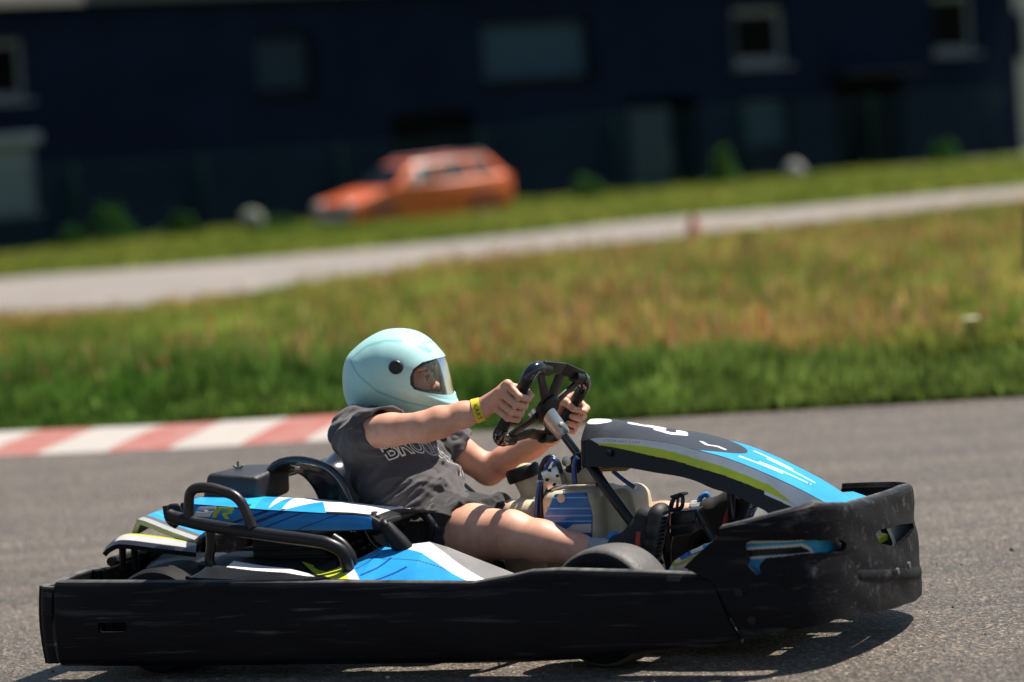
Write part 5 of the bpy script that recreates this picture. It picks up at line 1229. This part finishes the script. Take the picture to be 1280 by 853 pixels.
# eyes, brow
M_eye = mat('eye_white', (.62, .58, .54), .25, var=.05); M_iris = mat('iris', (.05, .035, .02), .1, var=0); M_hair = mat('brown_hair', (.07, .04, .025), .6, var=.4, scale=120)
for sg in (-1, 1):
    bm = bmesh.new(); bmesh.ops.create_uvsphere(bm, u_segments=20, v_segments=12, radius=.0118)
    e_ = bm_obj('eye', bm, M_eye, person); e_.location = hp_(.0735, sg*.0305, -.0215)-BASE
    bm = bmesh.new(); b_lathe(bm, [(0, .0125), (.0035, .0122), (.0056, .0106), (.0056, .008)], (0, 0, 0), (1, sg*.10, -.05), 16); bm_obj('iris', bm, M_iris, e_)
    bm = bmesh.new(); b_tube(bm, smooth_path([hp_(.0795, sg*.014, -.006)-BASE, hp_(.0815, sg*.028, -.0015)-BASE, hp_(.0685, sg*.047, -.006)-BASE], 5), [.002]*5+[.0025]*3+[.0016]*3, 8); bm_obj('eyebrow', bm, M_hair, person)
    bm = bmesh.new(); b_tube(bm, smooth_path([hp_(.0845, sg*.020, -.0205)-BASE, hp_(.0875, sg*.030, -.0135)-BASE, hp_(.0765, sg*.042, -.021)-BASE], 5), .0016, 6); bm_obj('eyelash', bm, M_hair, person)

# --- helmet: a closed shell drawn by its side outline, an eye opening, lining, visor
out_px = [(567.5, 505), (566, 498), (563, 487), (559, 468), (553, 448), (543, 434), (530, 421), (515, 413), (498, 410.5), (480, 412.5), (463, 421), (449, 432), (438, 445), (434, 466), (436, 488), (443, 505), (462, 511), (485, 515), (507, 519), (528, 516), (552, 510)]
oo = []
for px, py in out_px:
    k = K(px, py, 0)-HC; oo.append((k.x*.965, 0, k.z))
oc = np.array([p[:] for p in smooth_path(oo, 8, True)]); ow = np.linspace(0, 1, len(oc)+1); oc = np.concatenate([oc, oc[:1]])
HB = .106
def hel(scale=1., hb=HB):
    def S(U, V):
        a = (V*2-1)*math.pi/2*.999; cc = np.sign(np.cos(a))*np.abs(np.cos(a))**.86; ss = np.sign(a)*np.abs(np.sin(a))**.93
        x, z = np.interp(U, ow, oc[:, 0]), np.interp(U, ow, oc[:, 2])
        nar = 1-.22*sstep(.04, .13, x)*np.abs(ss)*0
        return np.stack([x*cc*scale, hb*scale*ss*(1-.12*sstep(-.03, -.11, z*cc)), z*cc*scale], -1)
    return S
def hx_(px, py):
    k = K(px, py, -.09)-HC; k = hrot.inverted() @ k; return (k.x, k.z)
port = [hx_(*q_) for q_ in ((512.5, 478), (512, 468), (515, 459), (523, 452), (536, 448.5), (556, 447.5))]+[(.3, hx_(556, 447.5)[1]+.005), (.3, hx_(562, 499)[1]-.012)]+[hx_(*q_) for q_ in ((560, 497.5), (545, 494), (528, 488.5), (517, 484))]
visr = [hx_(*q_) for q_ in ((491, 447), (520, 446.5), (556, 446))]+[(.3, hx_(556, 446)[1]+.006), (.3, hx_(562, 500)[1]-.012)]+[hx_(*q_) for q_ in ((562, 499.5), (540, 495.5), (520, 491), (508, 482), (496, 466), (489, 458))]
portin = [(x+(.006 if x < .06 else 0), z+(-.0055 if z > hx_(530, 470)[1] else .0055)) for x, z in port]
def hole_of(poly, S, inv=False):
    def h(U, V):
        P = S(U, V); r = inpoly(P[..., 0], P[..., 2], poly); return ~r if inv else r
    return h
MINT = np.array((.42, .72, .70))
lines = [([(437, 447), (452, 466), (475, 485), (505, 498), (532, 506)], 1.2, (.15, .46, .47)), ([(441, 446), (458, 432), (480, 425.5), (500, 426.5), (515, 433), (527, 441)], 1.4, (.17, .50, .51)), ([(446, 501), (470, 505), (490, 510), (512, 515.5)], .7, (.12, .34, .35)),
         ([(498, 411), (499, 424), (510, 429), (522, 436), (528, 441), (517, 429), (530, 432), (539, 438)], .5, (.14, .40, .42))]
lk = [([hx_(*q_) for q_ in p], w/530, c_) for p, w, c_ in lines]
def hel_col(U, V):
    P = hel()(U, V); x, z = P[..., 0], P[..., 2]; c = paint(x.shape, MINT)
    for p, w, col in lk:
        d_ = seg_dist(x, z, p); t = .7*np.clip(1.6-d_/w, 0, 1)[..., None]; c = c*(1-t)+np.array(col)*t
    return c
M_helm, nt_h, b_h = new_mat('mint_lacquer'); a_ = N(nt_h, 'ShaderNodeVertexColor', layer_name='Col'); n1 = noise_node(nt_h, 9, 5, .6); r1 = ramp(nt_h, n1.outputs[0], [(.35, (.93,)*3), (.65, (1.03,)*3)])
mx = N(nt_h, 'ShaderNodeMix', data_type='RGBA', blend_type='MULTIPLY'); mx.inputs[0].default_value = 1; nt_h.links.new(a_.outputs[0], mx.inputs[6]); nt_h.links.new(r1.outputs[0], mx.inputs[7]); nt_h.links.new(mx.outputs[2], b_h.inputs['Base Color'])
b_h.inputs['Roughness'].default_value = .42; b_h.inputs['Coat Weight'].default_value = .22; b_h.inputs['Coat Roughness'].default_value = .1
hl = empty('helmet', HC-BASE-Vector((0, 0, .006)), R(7)); hl.parent = person
SH = hel(); grid_sheet('shell', SH, 700, 320, M_helm, hl, .0055, hel_col, hole_of(port, SH), edge=50)
SLn = hel(.955); M_lin = mat('helmet_lining', (.012, .012, .015), .85, var=.3, scale=60, bump=.5, bscale=300)
lin_S = hel(.952); grid_sheet('lining', lin_S, 360, 160, M_lin, hl, .006, None, hole_of(portin, lin_S), edge=60)
# rubber lip round the opening
bm = bmesh.new()
def on_shell(x, z, s=1.0):
    # side point of the shell above (x, z)
    ang = math.atan2(z, x); al = np.unwrap(np.arctan2(oc[:, 2], oc[:, 0])); 
    i = np.argmin(np.abs(np.angle(np.exp(1j*(al-ang))))); rr = math.hypot(oc[i, 0], oc[i, 2]); q_ = min(1, math.hypot(x, z)/rr); a = math.acos(q_**(1/.86)); return Vector((x*s, -HB*math.sin(a)**.93*(1-.12*float(sstep(-.03, -.11, z)))*s, z*s))
lip = [q_ for q_ in port if q_[0] < hx_(549, 470)[0]]
lp = smooth_path([on_shell(x, z, .985) for x, z in (lip[6:]+lip[:6])], 4)
b_tube(bm, lp, .0055, 8); b_tube(bm, [Vector((p.x, -p.y, p.z)) for p in lp], .0055, 8); bm_obj('lip', bm, M_bpl, hl)
bm = bmesh.new(); b_lathe(bm, [(.074, -.02), (.082, -.018), (.082, .006), (.074, .008)], (.002, 0, .022), (0, 0, 1), 40); bmesh.ops.scale(bm, vec=(1.04, .86, 1), verts=bm.verts); bm_obj('brow_pad', bm, mat('blue_padding', (.06, .12, .22), .8), hl)
# visor: thin, clear, dusty
mv, ntv, bv = new_mat('visor_film'); ntv.nodes.remove(bv)
tr = N(ntv, 'ShaderNodeBsdfTransparent'); tr.inputs[0].default_value = (.93, .93, .90, 1); gl = N(ntv, 'ShaderNodeBsdfGlossy'); gl.inputs['Roughness'].default_value = .06; df = N(ntv, 'ShaderNodeBsdfDiffuse'); df.inputs[0].default_value = (.55, .54, .46, 1)
lw = N(ntv, 'ShaderNodeLayerWeight'); lw.inputs[0].default_value = .15; m1 = N(ntv, 'ShaderNodeMixShader'); m2 = N(ntv, 'ShaderNodeMixShader'); n1 = noise_node(ntv, 12, 5, .65); r1 = ramp(ntv, n1.outputs[0], [(.35, (.03,)*3), (.8, (.15,)*3)])
ntv.links.new(r1.outputs[0], m1.inputs[0]); ntv.links.new(tr.outputs[0], m1.inputs[1]); ntv.links.new(df.outputs[0], m1.inputs[2]); ntv.links.new(lw.outputs['Fresnel'], m2.inputs[0]); ntv.links.new(m1.outputs[0], m2.inputs[1]); ntv.links.new(gl.outputs[0], m2.inputs[2]); ntv.links.new(m2.outputs[0], ntv.nodes['Material Output'].inputs[0])
SV = hel(1.022); grid_sheet('visor', SV, 500, 220, mv, hl, 0, None, hole_of(visr, SV, True), edge=60)
px_, pz_ = hx_(497, 455.5)
for sg in (-1, 1):
    s_ = on_shell(px_, pz_, 1.0); s_ = Vector((s_.x, s_.y*1.035-.004, s_.z)); bm = bmesh.new(); b_lathe(bm, [(.0175, -.004), (.0175, .004), (.015, .007), (.011, .006), (.010, .0045), (0, .0045)], (s_.x, sg*abs(s_.y), s_.z), (s_.x*.45, sg*abs(s_.y), s_.z*.35), 32); bm_obj('visor_pivot', bm, mat('matt_black', (.010, .010, .012), .45), hl)
    x, z = hx_(498, 484); s_ = on_shell(x, z); bm = bmesh.new(); b_lathe(bm, [(.0042, 0), (.0042, .002), (.002, .004), (0, .004)], (s_.x, sg*abs(s_.y), s_.z), (s_.x, sg*abs(s_.y), s_.z), 12); bm_obj('rivet', bm, M_alu, hl)
    x, z = hx_(445, 502); s_ = on_shell(x*.97, z*.97); bm = bmesh.new(); b_lathe(bm, [(.0025, 0), (.002, .002), (0, .002)], (s_.x, sg*abs(s_.y), s_.z), (s_.x, sg*abs(s_.y), s_.z), 8); bm_obj('rivet', bm, M_bpl, hl)
# pale neck roll under the rear rim
k0_, k1_ = K(442, 507, 0)-HC, K(520, 517, 0)-HC
bm = bmesh.new(); b_tube(bm, [Vector(((k0_.x+k1_.x)/2-.01+.058*math.cos(t), .078*math.sin(t), (k0_.z+k1_.z)/2+.004-.014*math.cos(t))) for t in np.linspace(0, 6.283, 40)[:-1]], .012, 10, True); bm_obj('neck_roll', bm, mat('pale_blue_edge', (.25, .50, .55), .5), hl)

# --- t-shirt
def cloth(name, col, var=.12):
    m = mat(name, col, .88, var=var, scale=8, bump=.35, bscale=900, spec=.25); 
    b = m.node_tree.nodes['Principled BSDF']; b.inputs['Sheen Weight'].default_value = .25; b.inputs['Sheen Roughness'].default_value = .5; return m
M_shirt = cloth('grey_jersey', (.070, .064, .069)); M_short = cloth('black_twill', (.022, .021, .022)); M_sock = cloth('grey_knit', (.33, .34, .36), .25)
G = Field((-.62, -.30, .18), (-.02, .30, .66), .0034)
adR = (ER-SR).normalized(); adL = (EL-SL).normalized()
G.ell(CH+Vector((.008, 0, 0)), (.104, .158, .135), .03); G.ell(CH+Vector((-.02, 0, .045)), (.085, .15, .075), .03); G.ell(BE+Vector((0, 0, .0)), (.108, .152, .12), .05); G.ell(PE+Vector((-.02, 0, -.0)), (.118, .158, .085), .05)
G.cone(CH+Vector((-.02, -.07, .06)), SR, .064, .060, .03); G.cone(CH+Vector((-.02, .07, .06)), SL, .066, .060, .03); G.cone(CH+Vector((-.02, 0, .06)), hp_(-.03, 0, -.085), .085, .068, .03)
def unit(v): return Vector(v).normalized()
def sleeve(p, a, r0, r1, cut, n, start):
    Q = Field((-.62, -.30, .18), (-.02, .30, .66), .0034); Q.cone(p-a*.02, p+a*.16, r0, r1, .012); Q.plane(p+a*cut, n, .003); Q.cone(p+a*(cut-.030), p+a*.2, r0-.011, r1-.009, .004, True)
    G.comb(tuple(slice(None) for _ in range(3)), Q.f, .014)
sleeve(SR, adR, .060, .063, .066, unit(adR*1.0+Vector((.0, -.75, -.28))), 0); sleeve(SL, adL, .062, .058, .085, adL, 0)
hem0, hem1 = K(500, 655, -.1), K(592, 618, .06)
hd = (hem1-hem0); hn = unit((hd.z, 0, -hd.x)); hn = -hn if hn.x < 0 else hn
G.plane(hem0.lerp(hem1, .5), unit(hn+Vector((.0, 0, -.35))), .004, (-.45, -.3, .18), (0, .3, .42))
# hollow it where the arms and neck come out
G.cone(hp_(-.02, 0, -.10), hp_(-.02, 0, .0), .058, .062, .004, True)
V, F = G.mesh(); V = relax(V, F, 3)
def vnormals(V, F):
    n = np.cross(V[F[:, 2]]-V[F[:, 0]], V[F[:, 3]]-V[F[:, 1]]); o = np.zeros_like(V)
    for k in range(4):
        for d_ in range(3): o[:, d_] += np.bincount(F[:, k], n[:, d_], len(V))
    return o/(np.linalg.norm(o, axis=1, keepdims=True)+1e-12)
nn = vnormals(V, F); x, y, z = V.T
ax_ = (PE-CH).normalized(); sx_ = (V-np.array(CH)) @ np.array(ax_)
ridge = lambda u: 1-np.abs(2*u-1)
f1 = ridge(fbm(sx_*22+y*3.0+3, y*3.2+20))**2.2; f2 = ridge(fbm(sx_*15-y*9+40, y*4+x*7+60))**3; f3 = fbm(x*18+80, y*18+z*14)
bel = sstep(.03, .11, sx_); back = sstep(-.0, -.08, x-CH.x)
nearR = np.clip(1-np.linalg.norm(V-np.array(SR+adR*.03), axis=1)/.10, 0, 1)
slv = ridge(fbm(((V-np.array(SR)) @ np.array(adR))*26+9, y*4+z*22+33))**2
amp = .019*bel*f1+.015*(1-.5*bel)*f2+.006*(f3-.5)+.008*nearR*slv
V = V+nn*(amp-.010)[:, None]
shirt = pobj('t_shirt', V, F, M_shirt)
# hems
# lettering across the chest, outlined in white
bv_ = BVHTree.FromPolygons([tuple(p) for p in V], [tuple(int(i) for i in q_) for q_ in F])
tv0, tf0 = text_mesh('BROOKLYN', .078, .0038); tv1, tf1 = text_mesh('BROOKLYN', .078, -.0006)
up_ = -ax_; fr_ = unit(Vector((1, 0, 0))-up_*up_.x)
tc_ = CH+ax_*.052
def wrap(tv, off):
    out_ = []
    for p in tv:
        s_, h = p.x*.80-.018, p.y*.80-.30*p.x-.35*p.x*p.x; a = s_/.150; dr_ = fr_*math.cos(a)-Vector((0, -1, 0))*math.sin(a)
        o_ = tc_+up_*h; hit = bv_.ray_cast(o_+dr_*.4, -dr_); q_ = hit[0] if hit[0] is not None else o_+dr_*.13; out_.append(q_+dr_*off-BASE)
    return out_
def densify(tv, tf):
    bm = bmesh.new(); vs = [bm.verts.new(p) for p in tv]
    for f in tf:
        try: bm.faces.new([vs[i] for i in f])
        except ValueError: pass
    bmesh.ops.triangulate(bm, faces=bm.faces); 
    for _ in range(2): 
        le = [e for e in bm.edges if e.calc_length() > .008]
        if le: bmesh.ops.subdivide_edges(bm, edges=le, cuts=1); bmesh.ops.triangulate(bm, faces=[f for f in bm.faces if len(f.verts) > 3])
    a = [v.co.copy() for v in bm.verts]; bm.verts.index_update(); b_ = [[v.index for v in f.verts] for f in bm.faces]; bm.free(); return a, b_
tv0, tf0 = densify(tv0, tf0); tv1, tf1 = densify(tv1, tf1)
lt = mesh_obj('lettering', wrap(tv0, .0012), tf0, cloth('white_print_cloth', (.78, .78, .76)), shirt, False)
mesh_obj('lettering', wrap(tv1, .0024), tf1, cloth('navy_print_cloth', (.018, .019, .028)), shirt, False)

# --- shorts
G = Field((-.48, -.30, .10), (.14, .30, .46), .0038)
tR = (KR-HR).normalized(); tL = (KL-HLp).normalized()
G.ell(PE+Vector((0, 0, -.005)), (.112, .152, .092), .03); hR_ = K(588, 669, -.13); hL_ = K(640, 655, .115)
G.cone(HR, hR_, .090, .080, .03); G.cone(HLp, hL_, .086, .072, .03)
G.plane(hR_-tR*.012, unit(tR+Vector((.0, -.25, -.15))), .003, (-.28, -.30, .1), (.14, -.02, .46)); G.plane(hL_-tL*.01, tL, .003, (-.1, .03, .1), (.14, .3, .46))
G.cone(hR_-tR*.04, hR_+tR*.1, .066, .072, .004, True); G.cone(hL_-tL*.04, hL_+tL*.1, .058, .062, .004, True)
V, F = G.mesh(); V = relax(V, F, 3); nn = vnormals(V, F); x, y, z = V.T
V = V+nn*(.012*ridge(fbm(x*17+z*9+5, z*20+y*6))**2.2+.004*fbm(x*40, z*40+y*30)-.005)[:, None]
pobj('shorts', V, F, M_short)
# --- socks and shoes
def shoe(A, heel, ball, toe, sole_n, sk0, tagc):
    G = Field(np.minimum.reduce([np.array(A), np.array(heel), np.array(toe)])-.07, np.maximum.reduce([np.array(A), np.array(heel), np.array(toe)])+.07, .003)
    G.cone(A, heel, .036, .034, .015); G.cone(heel, ball, .034, .036, .02); G.cone(ball, toe, .036, .028, .015); G.cone(A, ball, .033, .030, .02)
    V, F = G.mesh(); up = pobj('shoe', relax(V, F, 2), F, mat('black_mesh_fabric', (.014, .014, .016), .75, var=.4, scale=90, bump=.5, bscale=500))
    L = (toe-heel); ld = L.normalized(); sd_ = sole_n.cross(ld).normalized(); G = Field(np.minimum(np.array(heel), np.array(toe))-.09, np.maximum(np.array(heel), np.array(toe))+.09, .003)
    for a, r in ((-.01, .036), (.25, .034), (.5, .036), (.75, .041), (1.0, .034)):
        p = heel+L*a+sole_n*.032; q_ = heel+L*min(a+.25, 1.08)+sole_n*.032
        G.cone(p-sd_*(r-.016), p+sd_*(r-.016), .017, .017, .012); G.cone(p, q_, .018, .018, .02); G.cone(p-sd_*(r-.017), q_-sd_*(r-.018), .016, .016, .012); G.cone(p+sd_*(r-.017), q_+sd_*(r-.018), .016, .016, .012)
    for a in np.linspace(-.05, 1.12, 15): c_ = heel+L*a+sole_n*.0525; G.cone(c_-sd_*.06, c_+sd_*.06, .0035, .0035, .002, True)
    V, F = G.mesh(); s_ = mesh_obj('sole', relax(V, F, 1)-np.array(BASE), F, mat('black_sole_rubber', (.012, .012, .013), .6), up)
    for (o_, w, m_) in ((.35, .007, mat('red_mesh', (.40, .045, .03), .6)),):
        for sg in (-1, 1):
            bm = bmesh.new()
            b_tube(bm, smooth_path([heel+L*.15+sole_n*.010+sd_*sg*.0335-BASE, heel+L*.45+sole_n*.004+sd_*sg*.0355-BASE, heel+L*.8-sole_n*.002+sd_*sg*.0345-BASE], 5), w, 8); bm_obj('trim', bm, m_, up)
    bm = bmesh.new(); t0 = A-sole_n*.018
    b_tube(bm, smooth_path([t0-sd_*tagc*.03-BASE, t0+Vector((-.012, 0, .03))-BASE, t0+Vector((.006, 0, .045))-sd_*tagc*.004-BASE, t0+Vector((.01, 0, .016))-sd_*tagc*.008-BASE], 5), .0065, 8); bm_obj('pull_tab', bm, mat('blue_tape', (.02, .20, .60), .5), up)
    G = Field(np.minimum(np.array(sk0), np.array(A))-.06, np.maximum(np.array(sk0), np.array(A))+.06, .003); ds = (A-sk0).normalized(); G.cone(sk0, A, .0355 if tagc > 0 else .0335, .029, .004); G.plane(sk0, -ds, .003); V, F = G.mesh(); nn = vnormals(V, F)
    t = (V-np.array(sk0)) @ np.array(ds); q2, q3 = frame_of(ds); an = np.arctan2((V-np.array(sk0)) @ np.array(q2), (V-np.array(sk0)) @ np.array(q3)); V = V+nn*(.0014*np.sin(an*34))[:, None]*(t < .035)[:, None]
    pobj('sock', V, F, M_sock)
shoe(K(776, 690, -.17), K(795, 710, -.165), K(806, 665, -.17), K(808, 648, -.175), unit((1, 0, .15)), KR.lerp(AR, .86), 1)
shoe(K(890, 642, .15), K(903, 662, .15), K(918, 632, .15), K(925, 616, .15), unit((1, 0, -.1)), KL.lerp(AL, .925), 1)
# --- yellow paper wristband with black lettering
wp = ER.lerp(WR, .955); wd_ = (WR-ER).normalized(); a1, a2 = frame_of(wd_)
bm = bmesh.new(); b_lathe(bm, [(.0288, -.010), (.0300, -.010), (.0288, .010), (.0276, .010)], wp-BASE, wd_, 40, True); wb = bm_obj('wristband', bm, mat('yellow_paper', (.72, .58, .03), .5, var=.15, scale=40), person)
tv, tf = text_mesh('KART', .017)
sd_ = unit(Vector((0, -1, .0))-wd_*wd_.y*-1)
cr = wd_.cross(sd_)
mesh_obj('lettering', [wp-BASE+wd_*(q_.y*.9)+(sd_*math.cos(q_.x/.0295+.15)+cr*math.sin(q_.x/.0295+.15))*(.0302-.06*0) for q_ in tv], tf, mat('black_print', (.012, .012, .012), .5), wb, False)
# fuel breather line over the lap, from the seat to the tank
bm = bmesh.new(); b_tube(bm, smooth_path([K(566, 596, .15), K(583, 608, .16), K(600, 622, .16), K(622, 630, .14), K(640, 632, .10)], 6), .005, 8); bm_obj('hose', bm, mat('clear_grey_hose', (.20, .26, .30), .3), kart)
